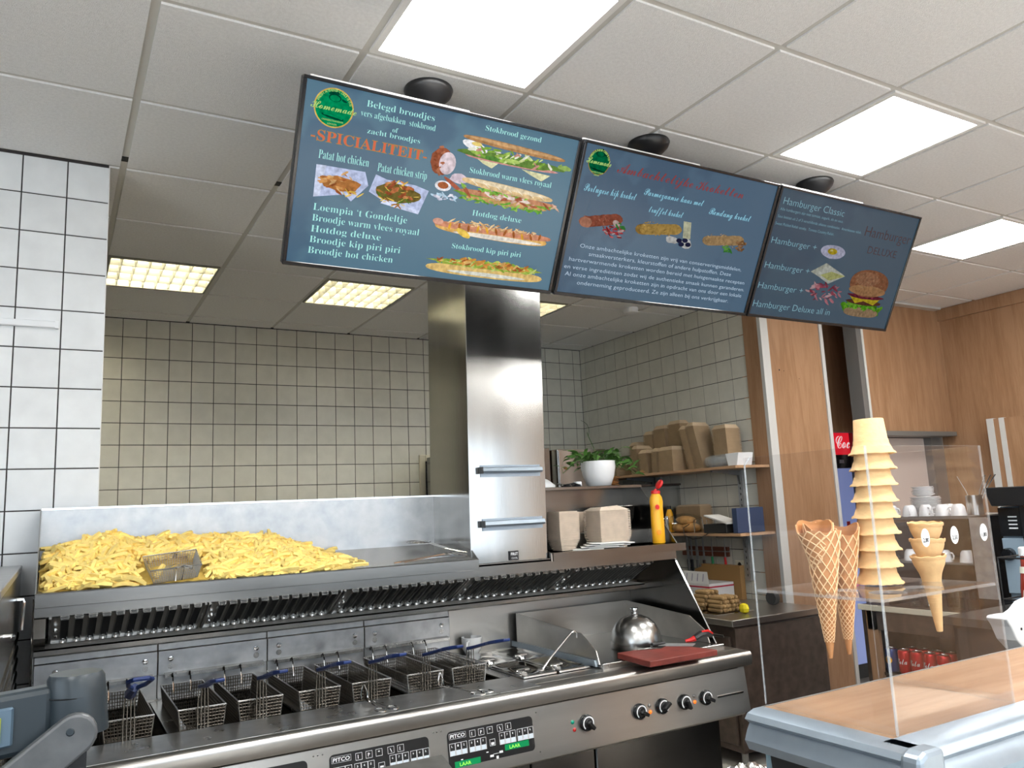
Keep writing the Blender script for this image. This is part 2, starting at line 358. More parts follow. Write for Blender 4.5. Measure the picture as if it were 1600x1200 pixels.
def louvre(i,j,lab):
    x,y=X0+.6*i+.014,Y0+.6*j+.014; t=thing('louvre_light',lab,'ceiling light',(x+.286,y+.286,HC),'louvred kitchen ceiling lights'); a=.572
    g=G()
    for b in ((0,a,0,.012),(0,a,a-.012,a),(0,.012,.012,a-.012),(a-.012,a,.012,a-.012)): g.box(x+b[0],x+b[1],y+b[2],y+b[3],HC-.003,HC+.084)
    g.build('frame',LOUVW,t)
    for k in range(1,8):
        xx=x+a*k/8; G().prism([(xx-.001,HC-.002),(xx+.001,HC-.002),(xx+.008,HC+.038),(xx-.008,HC+.038)],'y',y+.012,y+a-.012).build('louvre_blade',LOUVW,t)
    for k in range(1,4):
        yy=y+a*k/4; G().prism([(yy-.001,HC-.002),(yy+.001,HC-.002),(yy+.010,HC+.038),(yy-.010,HC+.038)],'x',x+.012,x+a-.012).build('louvre_blade',LOUVW,t)
    G().box(x+.01,x+a-.01,y+.01,y+a-.01,HC+.080,HC+.084).build('reflector',LOUVW,t)
    for k in range(4): G().tube([(x+.02,y+a*(k+.5)/4,HC+.060),(x+a-.02,y+a*(k+.5)/4,HC+.060)],.011,8).build('lamp_tube',LOUV,t,smooth=True)
louvre(0,4,'louvred kitchen ceiling light beside the white tiled wall, leftmost')
louvre(2,4,'louvred kitchen ceiling light just left of the steel flue duct')
louvre(4,4,'louvred kitchen ceiling light just right of the steel flue duct')
louvre(-1,5,'added louvred kitchen ceiling light, unseen behind the white tiled wall')  # unseen louvre added to brighten the kitchen
louvre(-2,3,'second added louvred kitchen ceiling light, unseen behind the white tiled wall')  # another unseen louvre, added for more kitchen light
t=thing('smoke_detector','small round white smoke detector on the kitchen ceiling','smoke detector',(3.69,4.54,HC-.045))
G().lathe([(.03,0),(.052,.008),(.058,.03),(.055,.045)],20,(3.69,4.54,HC-.045)).build('housing',WHITEP,t,smooth=50)

# tiled walls: dark grout slab with single tiles standing proud
def wall_tiles(wall,org,ux,nrm,us,zs,m,limit=300):
    """us, zs: lists of (start, end) along the wall; the nearest are objects, the rest one part"""
    ux=Vector(ux); nrm=Vector(nrm); org=Vector(org); full=None; cnt=0; rest=G()
    cell=[(z,u) for z in zs for u in us]
    for z,u in cell:
        w,h=u[1]-u[0]-.0045,z[1]-z[0]-.0045
        def shape(g,o):
            d=.0035; e=.0012
            P=lambda a,b,n:o+ux*a+Vector((0,0,b))+nrm*n
            vs=[P(-w/2,-h/2,0),P(w/2,-h/2,0),P(w/2,h/2,0),P(-w/2,h/2,0),P(-w/2,-h/2,d-e),P(w/2,-h/2,d-e),P(w/2,h/2,d-e),P(-w/2,h/2,d-e),P(-w/2+e,-h/2+e,d),P(w/2-e,-h/2+e,d),P(w/2-e,h/2-e,d),P(-w/2+e,h/2-e,d)]
            fs=[(0,1,5,4),(1,2,6,5),(2,3,7,6),(3,0,4,7),(4,5,9,8),(5,6,10,9),(6,7,11,10),(7,4,8,11),(8,9,10,11)]
            g.add(vs,fs); return g
        c=org+ux*((u[0]+u[1])/2)+Vector((0,0,(z[0]+z[1])/2))
        if cnt>=limit: shape(rest,c); continue
        key=(round(w,3),round(h,3))
        if full is None: full={}
        if key not in full: full[key]=shape(G(),Vector((0,0,0))).mesh('wall_tile',m)
        place('wall_tile',full[key],wall,c,None); cnt+=1
    if rest.v: o=rest.build('wall_tiles',m,wall); tag(o,kind='stuff')
def spans(a,b,ph,p):
    k=math.ceil((a-ph)/p-1e-6); r=[]; s=a
    while ph+k*p<b-1e-6:
        e=ph+k*p
        if e-s>.012: r.append((s,e))
        s=e; k+=1
    if b-s>.012: r.append((s,b))
    return r
P=.1512
zc=2.542
wl=struct('wall_left',G().box(-3,.146,3.41,3.56,0,HC+.02),GROUT)
wall_tiles(wl,(0,3.41,0),(1,0,0),(0,-1,0),spans(-.604,.15,.002,P),spans(.70,2.975,2.519,P)[::-1],TILE)
struct('trim_1',G().box(.146,.150,3.408,3.56,0,HC),WALLP)
wb=struct('wall_back',G().box(-1.3,4.4,6.013,6.15,0,HC+.02),GROUT)
wall_tiles(wb,(0,6.013,0),(1,0,0),(0,-1,0),spans(.08,4.24,.378,P),spans(1.48,2.975,zc,P)[::-1],TILEK)
ws=struct('wall_side',G().box(4.243,4.40,3.83,6.013,0,HC+.02),GROUT)
wall_tiles(ws,(4.243,0,0),(0,1,0),(-1,0,0),spans(3.965,6.01,3.967,.1512),spans(.84,2.975,zc,P)[::-1],TILEK)
struct('wall_kitchen_left',G().box(-1.4,-1.3,3.5,6.15,0,HC),WALLP)
# wood clad pillar at the end of the kitchen wall
pil=struct('wall_pillar',G().box(4.24,4.86,3.81,4.02,0,HC),WOODV)
g=G(); g.box(4.226,4.243,3.83,3.963,0,HC); g.build('return_panel',WOODV,pil)
g=G(); g.box(4.222,4.295,3.800,3.812,0,HC); g.box(4.2225,4.2405,3.8121,3.829,0,HC); g.build('corner_profile',ALUW,pil)
g=G(); g.box(4.835,4.868,3.800,3.812,0,HC); g.box(4.8605,4.8675,3.8121,4.0,0,HC); g.build('corner_profile',ALUW,pil)
g=G()
for x,z in ((4.385,2.415),(4.43,2.41),(4.80,2.33),(4.58,2.36)): g.lathe([(.006 if x<4.4 else .003,0),(.003 if x<4.4 else .0015,.002)],10,(x,3.81,z),(0,-1,0))
g.build('screw_hole',INK,pil)
# recessed dark wood panel above the drinks fridge
dp=struct('wall_recess',G().box(4.87,6.3,4.10,4.16,2.015,HC),WOODV)
# upper wood wall over the hatch, hatch beam
hw=struct('wall_hatch',G().box(5.172,6.18,3.70,3.80,1.975,HC),WOODV)
G().box(5.10,5.172,3.692,3.80,1.96,HC).build('edge_profile',GREYT,hw)
G().box(5.155,5.178,3.688,3.70,1.975,HC).build('edge_strip',ALUW,hw)
G().box(5.10,6.15,3.66,3.80,1.945,1.978).build('hatch_beam',GREYT,hw)
G().box(5.5,6.12,3.64,3.70,HC-.018,HC-.002).build('blind_rail',ALUW,hw)
struct('wall_right',G().box(6.18,6.35,-4,3.80,0,HC+.02),WOODV)
struct('wall_hatch_side',G().box(6.10,6.2,3.81,6.1,0,HC),GREYT)
struct('wall_passage',G().box(4.4,6.35,6.0,6.15,0,HC),WALLP)
hb=struct('wall_hatch_board',G().box(5.42,6.10,3.86,3.89,1.30,1.945),PINK)
G().box(6.02,6.10,3.80,3.86,.9,1.945).build('frame_post',GREYT,hb)
struct('trim_2',G().box(6.155,6.18,2.6,3.70,HC-.10,HC-.004),WOODV)
struct('wall_front_plinth',G().box(-2.3,5.6,-4,-3.82,0,.90),BROWN)
# shop front behind the camera: wall with one wide window opening, and a side window
wf=struct('wall_front',G().box(-3,-2.3,-4,-3.85,0,HC).box(5.6,6.4,-4,-3.85,0,HC).box(-2.3,5.6,-4,-3.85,2.48,HC),WALLP)
g=G()
for x in (-2.3,.3,2.9,5.55): g.box(x,x+.06,-3.95,-3.88,.90,2.48)
tag(g.build('window_1',GREYT),kind='structure')
struct('wall_outer',G().box(-3.1,-3,-4,-2.1,0,HC).box(-3.1,-3,.9,3.5,0,HC).box(-3.1,-3,-2.1,.9,0,.8).box(-3.1,-3,-2.1,.9,2.6,HC),WALLP)

t=thing('cable_trunking','white plastic cable trunking across the left tiled wall','cable trunking',(-.2,3.40,2.305))
G().box(-.9,-.014,3.386,3.4065,2.294,2.318).build('cover',WHITEP,t,bevel=.002)
G().box(-.018,-.006,3.385,3.4065,2.292,2.320).build('end_cap',WHITEP,t)
# ventilation grille on the kitchen wall
t=thing('wall_ventilator','cream framed ventilation grille with black mesh on back wall beside the duct','ventilator',(2.8,6.0,1.5))
g=G(); g.box(2.578,2.628,5.985,6.010,1.5,2.005); g.box(2.628,3.0,5.985,6.010,1.952,2.005); g.box(3.0,3.05,5.985,6.010,1.5,2.005); g.build('frame',CREAM,t,bevel=.003)
G().box(2.628,3.0,6.0,6.010,1.5,1.952).build('backing',INK,t)
g=G()
for r_ in range(13):
    for c_ in range(7): x=2.645+c_*.052+(.026 if r_%2 else 0); g.box(x,x+.02,5.993,6.0,1.52+r_*.034,1.532+r_*.034)
g.build('mesh',GREYL,t)

# ================================================================ MENU SCREENS
DN=Vector((0,.255,-.491)).normalized(); NR=Vector((0,-.491,-.255)).normalized() # down the screen, outward normal
HT=math.hypot(.255,.491)
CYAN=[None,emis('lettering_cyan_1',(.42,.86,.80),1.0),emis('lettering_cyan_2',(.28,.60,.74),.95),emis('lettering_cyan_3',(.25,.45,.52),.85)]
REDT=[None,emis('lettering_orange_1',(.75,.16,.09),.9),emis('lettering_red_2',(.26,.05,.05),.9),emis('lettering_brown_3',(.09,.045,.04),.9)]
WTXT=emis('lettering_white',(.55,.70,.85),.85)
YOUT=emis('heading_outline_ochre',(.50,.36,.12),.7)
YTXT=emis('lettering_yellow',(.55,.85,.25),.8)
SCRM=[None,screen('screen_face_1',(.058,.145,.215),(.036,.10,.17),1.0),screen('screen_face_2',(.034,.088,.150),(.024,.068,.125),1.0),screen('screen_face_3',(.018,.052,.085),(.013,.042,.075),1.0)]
TX={1:(.578,1.546),2:(1.560,2.530),3:(2.541,3.475)}
def tvp(t,u,v,d=0.0): x0,x1=TX[t]; return Vector((x0+(x1-x0)*u,2.10,2.798))+DN*(v*HT)+NR*d
LT=[(1,'Belegd broodjes',0.201,0.091,0.431,0.034),(1,'vers afgebakken  stokbrood',0.186,0.144,0.439,0.033),(1,'of',0.295,0.196,0.314,0.026),(1,'zacht broodjes',0.214,0.228,0.393,0.028),
(1,'-SPICIALITEIT-',0.042,0.314,0.424,0.053),(1,'Patat hot chicken',0.072,0.405,0.234,0.046),(1,'Patat chicken strip',0.264,0.418,0.435,0.046),(1,'Loempia \u2018t Gondeltje',0.075,0.682,0.390,0.038),
(1,'Broodje warm vlees royaal',0.076,0.741,0.439,0.037),(1,'Hotdog deluxe',0.076,0.801,0.308,0.037),(1,'Broodje kip piri piri',0.076,0.860,0.382,0.037),(1,'Broodje hot chicken',0.075,0.920,0.361,0.037),
(1,'Stokbrood gezond',0.617,0.079,0.837,0.031),(1,'Stokbrood warm vlees royaal',0.585,0.333,0.912,0.034),(1,'Hotdog deluxe',0.622,0.576,0.818,0.033),(1,'Stokbrood kip piri piri',0.567,0.788,0.843,0.031),
(2,'Ambachtelijke Kroketten',0.165,0.155,0.813,0.075),(2,'Portugese kip kroket',0.038,0.308,0.279,0.055),(2,'Parmezaanse kaas met',0.311,0.261,0.614,0.051),(2,'truffel kroket',0.353,0.366,0.525,0.050),(2,'Rendang kroket',0.653,0.304,0.886,0.053),
(2,'Onze ambachtelijke kroketten zijn vrij van conserveringsmiddelen,',0.073,0.670,0.909,0.028),(2,'smaakversterkers, kleurstoffen of andere hulpstoffen. Deze',0.120,0.717,0.858,0.029),(2,'hartverwarmende kroketten worden bereid met huisgemaakte recepten',0.037,0.765,0.946,0.028),
(2,'en verse ingredi\u00ebnten zodat wij de authentieke smaak kunnen garanderen.',0.022,0.816,0.956,0.028),(2,'Al onze ambachtelijke kroketten zijn in opdracht van ons door een lokale',0.032,0.864,0.949,0.029),(2,'onderneming geproduceerd. Ze zijn alleen bij ons verkrijgbaar.',0.094,0.915,0.881,0.029),
(3,'Hamburger Classic',0.036,0.130,0.442,0.055),(3,'Alle hamburgers zijn met tomaat, augurk, sla en saus.',0.028,0.177,0.451,0.022),(3,'Saus bestaat uit 2 of 3 verschillende ultieme combinaties:  Amerikaanse relish,',0.025,0.231,0.596,0.022),(3,'Sweet Pickled Relish smoky.  Tomato Country Relish.',0.022,0.286,0.412,0.022),
(3,'Hamburger +',0.027,0.424,0.324,0.050),(3,'Hamburger +',0.028,0.614,0.322,0.050),(3,'Hamburger +',0.021,0.773,0.316,0.050),(3,'Hamburger Deluxe all in',0.020,0.919,0.543,0.054),(3,'Hamburger',0.623,0.240,0.973,0.085),(3,'DELUXE',0.679,0.371,0.899,0.062)]
class Pic:
    """flat picture printed on a screen: coloured patches, each a hair in front of the last"""
    def __init__(s,t): s.g=G(); s.t=t; s.n=0; s.asp=HT/(TX[t][1]-TX[t][0])
    def poly(s,pts,c):
        s.n+=1; s.g.c=c; d=.0006+s.n*.000006
        s.g.add([tvp(s.t,u,v,d) for u,v in pts],[list(range(len(pts)))])
    def ell(s,u,v,ru,rv,c,rot=0,n=14,jit=0,sq=2.0):
        p=[]
        for k in range(n):
            a=2*PI*k/n; ca,sa=math.cos(a),math.sin(a); j=1+R.uniform(-jit,jit)
            x=math.copysign(abs(ca)**(2/sq),ca)*ru*j; y=math.copysign(abs(sa)**(2/sq),sa)*rv*j*s.asp
            p.append((u+x*math.cos(rot)-y*math.sin(rot),v+(x*math.sin(rot)+y*math.cos(rot))/s.asp))
        s.poly(p,c)
    def blobs(s,n,u,v,ru,rv,cs,sz,rot=0,asp=.6,box=False):
        for _ in range(n):
            if box: x,y=R.uniform(-1,1),R.uniform(-1,1)
            else:
                a=R.uniform(0,2*PI); q=math.sqrt(R.random()); x,y=q*math.cos(a),q*math.sin(a)
            x*=ru; y*=rv; k=sz*R.uniform(.6,1.3)
            s.ell(u+x*math.cos(rot)-y*math.sin(rot),v+x*math.sin(rot)/s.asp+y*math.cos(rot),k,k*asp/s.asp*s.asp,R.choice(cs),R.uniform(-.8,.8),7,.25)
def logo(p,u,v,ru,rv):
    p.ell(u,v,ru,rv/p.asp,(.62,.42,.10),n=32); p.ell(u,v,ru*.93,rv/p.asp*.93,(.0,.26,.10),n=32)
    return
TVL={1:'large menu screen, leftmost of three, listing bread rolls and chips',2:'large menu screen, middle of three, about croquettes',3:'large menu screen, rightmost of three, listing hamburgers'}
for ti in (1,2,3):
    x0,x1=TX[ti]; tv=thing('menu_screen',TVL[ti],'screen',((x0+x1)/2,2.30,2.55),'menu screens hanging from the ceiling')
    def slab(g,u0,u1,v0,v1,d0,d1):
        a=[tvp(ti,u,v,d) for d in (d0,d1) for u,v in ((u0,v0),(u1,v0),(u1,v1),(u0,v1))]
        return g.add(a,[(0,1,2,3),(7,6,5,4),(0,4,5,1),(1,5,6,2),(2,6,7,3),(3,7,4,0)])
    bw,bh=.011,.018
    slab(G(),0,1,0,1,-.032,-.004).build('back_cover',BLACK,tv,bevel=.004)
    slab(G(),.1,.9,.12,.8,-.06,-.03).build('rear_housing',BLACKM,tv,bevel=.01)
    g=G()
    for a in ((0,1,0,bh),(0,1,1-bh*1.3,1),(0,bw,bh,1-bh*1.3),(1-bw,1,bh,1-bh*1.3)): slab(g,*a,-.004,.005)
    g.build('bezel',BLACKG,tv,bevel=.0015)
    slab(G(),.02 if ti==1 else .0,.55,-.0085,.0,-.022,-.002).build('top_strip',ALUW,tv)
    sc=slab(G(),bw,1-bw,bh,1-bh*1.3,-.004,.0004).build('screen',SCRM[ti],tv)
    # lettering
    g1,g2,g3=G(),G(),G(); asp=(x1-x0)/HT
    for (tt,s_,u0,v0,u1,h) in LT:
        if tt!=ti: continue
        o=tvp(ti,u0,v0,.0009); W=(u1-u0)*(x1-x0); Hh=h*HT
        if ti==1: put_text(g2 if 'SPICI' in s_ else g1,serif(s_),o,(1,0,0),-DN,W,Hh,.68,3,bold=-.012)
        elif ti==2 and v0<.4: put_text(g2 if 'Ambacht' in s_ else g1,script(s_),o,(1,0,0),-DN,W,Hh*.92,.68,3)
        elif ti==2: put_text(g3,s_,o,(1,0,0),-DN,W,Hh*.98,.73,2,bold=-.006)
        else: put_text(g2 if u0>.6 else g1,s_,o,(1,0,0),-DN,W,Hh*1.02,.73,3,bold=-.012)
    if ti==1:
        q=G(); put_text(q,serif('-SPICIALITEIT-'),tvp(1,.041,.3155,.0007),(1,0,0),-DN,.384*(x1-x0),.056*HT,.68,3,bold=.012); q.build('heading_outline',YOUT,sc)
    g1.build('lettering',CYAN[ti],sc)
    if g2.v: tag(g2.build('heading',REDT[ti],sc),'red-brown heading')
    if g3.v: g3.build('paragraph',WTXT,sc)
    p=Pic(ti)
    BR,BRD,GR,GRD,WH,CH=(.62,.36,.14),(.33,.14,.05),(.24,.42,.06),(.07,.20,.02),(.82,.80,.78),(.55,.25,.09)
    if ti==1:
        p.poly([(.069,.439),(.226,.435),(.242,.506),(.192,.607),(.168,.575),(.071,.612)],(.50,.56,.78)); p.poly([(.069,.439),(.10,.437),(.09,.60),(.071,.612)],(.62,.68,.86))
        p.ell(.150,.522,.066,.040,(.42,.17,.05),0,18,.12); p.blobs(26,.150,.518,.060,.058,[(.62,.30,.10),(.45,.17,.05),(.72,.42,.18),(.33,.10,.03)],.012,0,.5)
        p.blobs(10,.19,.568,.03,.015,[(.82,.58,.12),(.74,.48,.08)],.012,0,.3)
        p.poly([(.262,.437),(.30,.455),(.40,.46),(.450,.478),(.425,.62),(.33,.60),(.246,.537)],(.50,.56,.78)); p.poly([(.29,.59),(.425,.62),(.428,.60),(.30,.565)],(.62,.68,.88))
        p.ell(.345,.522,.078,.052,(.16,.12,.03),0,18,.1); p.blobs(34,.345,.520,.074,.075,[(.85,.62,.14),(.78,.50,.10),(.35,.15,.04),(.10,.18,.03)],.013,0,.3)
        p.blobs(18,.345,.505,.055,.05,[(.30,.08,.03),(.48,.16,.06),(.62,.27,.10)],.013,0,.7)
        # salad baguette
        p.poly([(.575,.22),(.69,.245),(.665,.285),(.63,.268)],(.72,.70,.42)); p.poly([(.78,.255),(.90,.262),(.868,.305),(.82,.28)],(.72,.70,.42)); p.ell(.74,.236,.19,.016,(.60,.30,.26),.0,16,.05)
        p.ell(.73,.215,.215,.028,(.13,.24,.05),.0,20,.1); p.ell(.59,.18,.05,.026,(.88,.88,.90),.2); p.ell(.595,.165,.02,.012,(.80,.62,.2)); 
        p.blobs(46,.74,.20,.20,.035,[(.34,.52,.10),(.22,.40,.06),(.62,.72,.30),(.55,.28,.22),(.75,.76,.62)],.016,0,.45); p.ell(.74,.222,.03,.013,(.45,.62,.16)); p.ell(.66,.228,.028,.012,(.10,.26,.05))
        p.ell(.745,.145,.205,.020,(.45,.24,.10),.03,24,.0,2.6); p.ell(.745,.140,.19,.010,(.60,.36,.17),.03,20); p.ell(.95,.20,.03,.015,(.30,.45,.12),0,9,.2)
        # meat loaf and dip
        p.ell(.480,.30,.042,.076,(.33,.10,.05),.12,20,.05); p.ell(.500,.305,.030,.064,(.74,.62,.66),.12,20); p.blobs(16,.465,.30,.02,.09,[(.45,.17,.09),(.25,.07,.03)],.008,0,.8)
        p.ell(.55,.375,.034,.03,(.66,.55,.62),0,14,.15); p.ell(.535,.42,.045,.012,(.42,.12,.07),.5); p.ell(.497,.435,.030,.030,(.80,.80,.84)); p.ell(.497,.432,.020,.020,(.42,.13,.05)); p.blobs(22,.51,.495,.045,.02,[(.72,.72,.80),(.58,.60,.72),(.48,.66,.80)],.010)
        # warm meat baguette
        p.ell(.75,.455,.205,.024,(.20,.36,.05),.0,24,.12); p.ell(.745,.475,.17,.016,(.58,.36,.14)); p.ell(.75,.440,.20,.020,(.55,.26,.14),0,20,.06)
        p.blobs(30,.76,.445,.19,.026,[(.80,.68,.60),(.68,.45,.34),(.40,.12,.06)],.022,0,.4); p.blobs(26,.70,.415,.15,.014,[(.12,.34,.04),(.26,.50,.08)],.014,0,.5); p.blobs(30,.74,.488,.19,.014,[(.14,.36,.05),(.30,.50,.10)],.014,0,.5)
        p.ell(.745,.392,.185,.026,(.70,.50,.26),.05,24,0,2.5); p.ell(.745,.382,.165,.013,(.82,.68,.46),.05,20)
        for k in range(7): p.ell(.61+k*.045,.383+k*.003,.018,.003,(.88,.78,.6),.5,8)
        # hotdog
        p.ell(.715,.672,.225,.034,(.76,.45,.14),.02,26,0,2.6); p.ell(.74,.690,.18,.014,(.82,.76,.66),.0,20); p.ell(.72,.652,.235,.022,(.62,.27,.16),.0,26,0,3); p.ell(.50,.640,.02,.018,(.72,.38,.28))
        p.blobs(60,.72,.632,.20,.016,[(.70,.45,.22),(.82,.60,.34),(.50,.26,.12)],.012,0,.4)
        for k in range(11): p.ell(.545+k*.036,.655+R.uniform(-.008,.008),.005,.022,R.choice([(.38,.12,.03),(.70,.36,.04)]),R.uniform(-.5,.5),8)
        p.ell(.60,.69,.03,.02,(.80,.55,.10),.4)
        # spicy chicken bread
        p.ell(.715,.912,.235,.034,(.72,.50,.18),.0,26,0,2.6); p.ell(.72,.925,.16,.012,(.72,.72,.62)); p.ell(.715,.868,.225,.024,(.30,.38,.06),0,24,.12)
        p.blobs(50,.715,.865,.215,.030,[(.42,.55,.10),(.55,.62,.20),(.25,.40,.05)],.015,0,.5); p.blobs(60,.71,.862,.20,.022,[(.45,.17,.04),(.60,.28,.06),(.35,.10,.03),(.68,.42,.14)],.014,0,.5)
    if ti==2:
        def kro(u0,v0,u1,v1,r,c,cd):
            n=9
            for k in range(n): t_=k/(n-1); p.ell(u0+(u1-u0)*t_,v0+(v1-v0)*t_,r,r*1.0,c if k else cd,0,12,.05)
            p.blobs(40,(u0+u1)/2,(v0+v1)/2,(u1-u0)/2+r*.6,r*1.2,[c,cd,tuple(min(1,q*1.35) for q in c)],.006)
        kro(.080,.50,.205,.455,.036,(.30,.085,.05),(.42,.16,.10)); p.ell(.075,.505,.028,.034,(.50,.22,.14),0,14,.1)
        p.blobs(26,.215,.535,.045,.045,[(.45,.05,.06),(.62,.12,.12),(.62,.45,.42),(.25,.03,.03)],.014,0,.5); p.ell(.214,.48,.018,.02,(.6,.46,.42),.4); p.blobs(6,.235,.495,.018,.02,[(.05,.22,.05)],.012)
        kro(.345,.487,.500,.452,.037,(.46,.29,.08),(.34,.20,.05)); p.poly([(.535,.385),(.575,.385),(.59,.50),(.55,.50)],(.58,.58,.40)); p.ell(.50,.525,.035,.026,(.60,.60,.58),0,12,.2); p.ell(.575,.535,.03,.03,(.62,.62,.60),0,12,.2)
        for a in ((.535,.522),(.565,.515),(.55,.545),(.585,.54)): p.ell(a[0],a[1],.015,.016,(.02,.022,.06))
        kro(.690,.487,.845,.452,.036,(.42,.27,.13),(.36,.24,.12)); p.blobs(10,.80,.525,.025,.022,[(.05,.22,.04),(.12,.32,.06)],.014); p.blobs(18,.868,.487,.025,.035,[(.20,.10,.04),(.34,.18,.08)],.012)
    if ti==3:
        p.ell(.443,.411,.086,.054,(.62,.62,.80),0,22,.03); p.ell(.437,.408,.034,.025,(.62,.46,.03)); p.ell(.43,.402,.01,.008,(.85,.75,.3))
        p.poly([(.33,.59),(.42,.505),(.56,.575),(.47,.655)],(.58,.60,.50)); p.poly([(.36,.60),(.44,.52),(.575,.585),(.47,.665)],(.66,.68,.60)); p.poly([(.40,.605),(.47,.565),(.575,.585),(.47,.64)],(.55,.56,.22))
        p.blobs(46,.46,.742,.12,.085,[(.42,.09,.13),(.58,.22,.26),(.66,.42,.44),(.28,.05,.08)],.020,0,.45)
        p.blobs(50,.765,.825,.145,.050,[(.10,.32,.02),(.18,.48,.03),(.06,.20,.01)],.024,0,.7); p.ell(.765,.862,.13,.04,(.42,.28,.16),0,22,0,2.6); p.blobs(26,.765,.81,.15,.02,[(.12,.40,.02),(.22,.52,.05)],.02)
        p.ell(.765,.775,.135,.024,(.13,.05,.03),0,18,.05); p.poly([(.65,.735),(.88,.735),(.84,.79),(.76,.765),(.70,.79)],(.65,.50,.03)); p.ell(.765,.725,.135,.022,(.20,.03,.05),0,18,.1); p.blobs(14,.765,.725,.12,.015,[(.35,.05,.09),(.12,.02,.03)],.014)
        p.ell(.765,.615,.145,.115,(.34,.14,.07),0,26,0,2.2); p.ell(.765,.675,.14,.045,(.50,.26,.12),0,20); p.ell(.74,.58,.09,.06,(.42,.20,.11),0,18); p.blobs(50,.76,.59,.11,.08,[(.55,.36,.2)],.004)
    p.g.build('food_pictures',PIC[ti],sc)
    if ti<3:
        q=Pic(ti); u,v,ru,rv=((.101,.136,.062,.104),(0,0,0,0))[0] if ti==1 else (.079,.118,.048,.084)
        mul=1 if ti==1 else .65
        q.g.c=None; q.ell(u,v,ru,rv*q.asp/q.asp/q.asp*q.asp*.98,(.62*mul,.42*mul,.10*mul),n=36,sq=2)
        q.ell(u,v,ru*.93,rv*.93*.98,(.0,.25*mul,.09*mul),n=36)
        dk=(.0,.06*mul,.03*mul)
        q.ell(u,v-.052,.020,.020,dk,0,16); q.ell(u,v-.050,.016,.016,(.0,.25*mul,.09*mul)); q.ell(u-.004,v-.074,.018,.009,dk,-.2,10,.2); q.ell(u+.03,v-.045,.010,.007,dk,.3,8,.3)
        q.ell(u,v+.045,.036,.011,dk,.12,18,.05); q.ell(u,v+.043,.032,.008,(.0,.25*mul,.09*mul),.12); q.ell(u,v+.050,.034,.005,dk,.12,14,.1)
        q.g.build('logo_disc',PIC[1] if ti==1 else PIC[2],sc)
        gl=G(); S_=x1-x0
        put_text(gl,script('Homemade'),tvp(ti,u-ru*1.15,v+.016,.0012),(1,0,0),-DN,ru*2.3*S_,.040*HT,.68,3)
        for word,a0,a1,rr,hh in (('FRESH AUTHENTIC DELICIOUS',math.radians(160),math.radians(20),.80,.017),):
            n=len(word)
            for k,chh in enumerate(word):
                if chh==' ': continue
                a=a0+(a1-a0)*k/(n-1); c=tvp(ti,u+ru*rr*math.cos(a),v-rv*rr*math.sin(a),.0012); ux=Vector((math.sin(a),0,0))+(-DN)*(-math.cos(a)); uy=Vector((math.cos(a),0,0))+(-DN)*math.sin(a)
                ux=Vector((math.sin(a),0,0))+DN*math.cos(a)
                put_text(gl,chh,c-ux*.003,ux,uy,.0062 if chh!='I' else .002,hh*HT*.8,.73,1)
        put_text(gl,'ONWEERSTAANBAAR',tvp(ti,u-ru*.55,v+.070,.0012),(1,0,0),-DN,ru*1.1*S_,.010*HT,.73,1); put_text(gl,'LEKKER',tvp(ti,u-ru*.24,v+.087,.0012),(1,0,0),-DN,ru*.48*S_,.009*HT,.73,1)
        gl.build('logo_lettering',YTXT,sc)
    # ceiling mount
    mx=(1.069,2.039,3.031)[ti-1]; m=thing('screen_mount','black ceiling mount disc above the %s menu screen'%('left','middle','right')[ti-1],'mount',(mx,2.32,2.90),'black screen mounts')
    G().lathe([(.02,-.075),(.032,-.06),(.055,-.045),(.078,-.022),(.085,-.006),(.083,0)],32,(mx,2.32,HC)).build('ceiling_plate',BLACK,m,smooth=50)
    g=G(); g.lathe([(.019,-.385),(.019,-.06)],16,(mx,2.32,HC)); g.build('pole',BLACK,m,smooth=40)
    G().box(mx-.10,mx+.10,2.275,2.335,HC-.40,HC-.37).build('bracket',BLACK,m,bevel=.004)

# ================================================================ FRYING RANGE
XL,XR=-.038,2.60
YF,YB=2.54,3.372
rg=thing('frying_range','long stainless steel frying range with four fryer vats, bain-marie and griddle','range',(1.3,2.9,0))
# cupboard body and doors
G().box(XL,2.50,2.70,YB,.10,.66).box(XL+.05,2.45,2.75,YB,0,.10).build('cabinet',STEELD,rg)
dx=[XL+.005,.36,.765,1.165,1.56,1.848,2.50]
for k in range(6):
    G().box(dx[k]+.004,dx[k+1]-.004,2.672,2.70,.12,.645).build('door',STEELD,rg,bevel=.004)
d5=G().tube([(1.60,2.66,.632),(1.615,2.655,.622),(1.80,2.655,.632),(1.815,2.66,.64)],.005,6).build('door_handle',STEELD,rg,smooth=True)
g=G().box(1.849,1.853,2.668,2.672,.12,.645); g.build('door_gap_strip',ALU,rg)
# front fascia (leans forward at the top)
G().prism([(2.560,.838),(2.66,.838),(2.66,.655),(2.545,.655),(2.536,.663)],'x',XL,2.52).build('front_fascia',STEELH,rg,bevel=.002)
G().prism([(2.568,.838),(2.66,.838),(2.66,.66),(2.548,.66)],'x',2.52,2.56).build('fascia_end',STEELH,rg)
# nosing with rounded front
nose=[(2.66,.9)]+[(YF+.018+.018*math.cos(a),.882+.018*math.sin(a)) for a in [PI/2+PI/2*k/6 for k in range(7)]]+[(YF,.862),(YF+.006,.845),(YF+.03,.838),(2.66,.838)]
G().prism(nose[::-1],'x',XL,2.585).build('nosing',STEELH,rg,smooth=30)
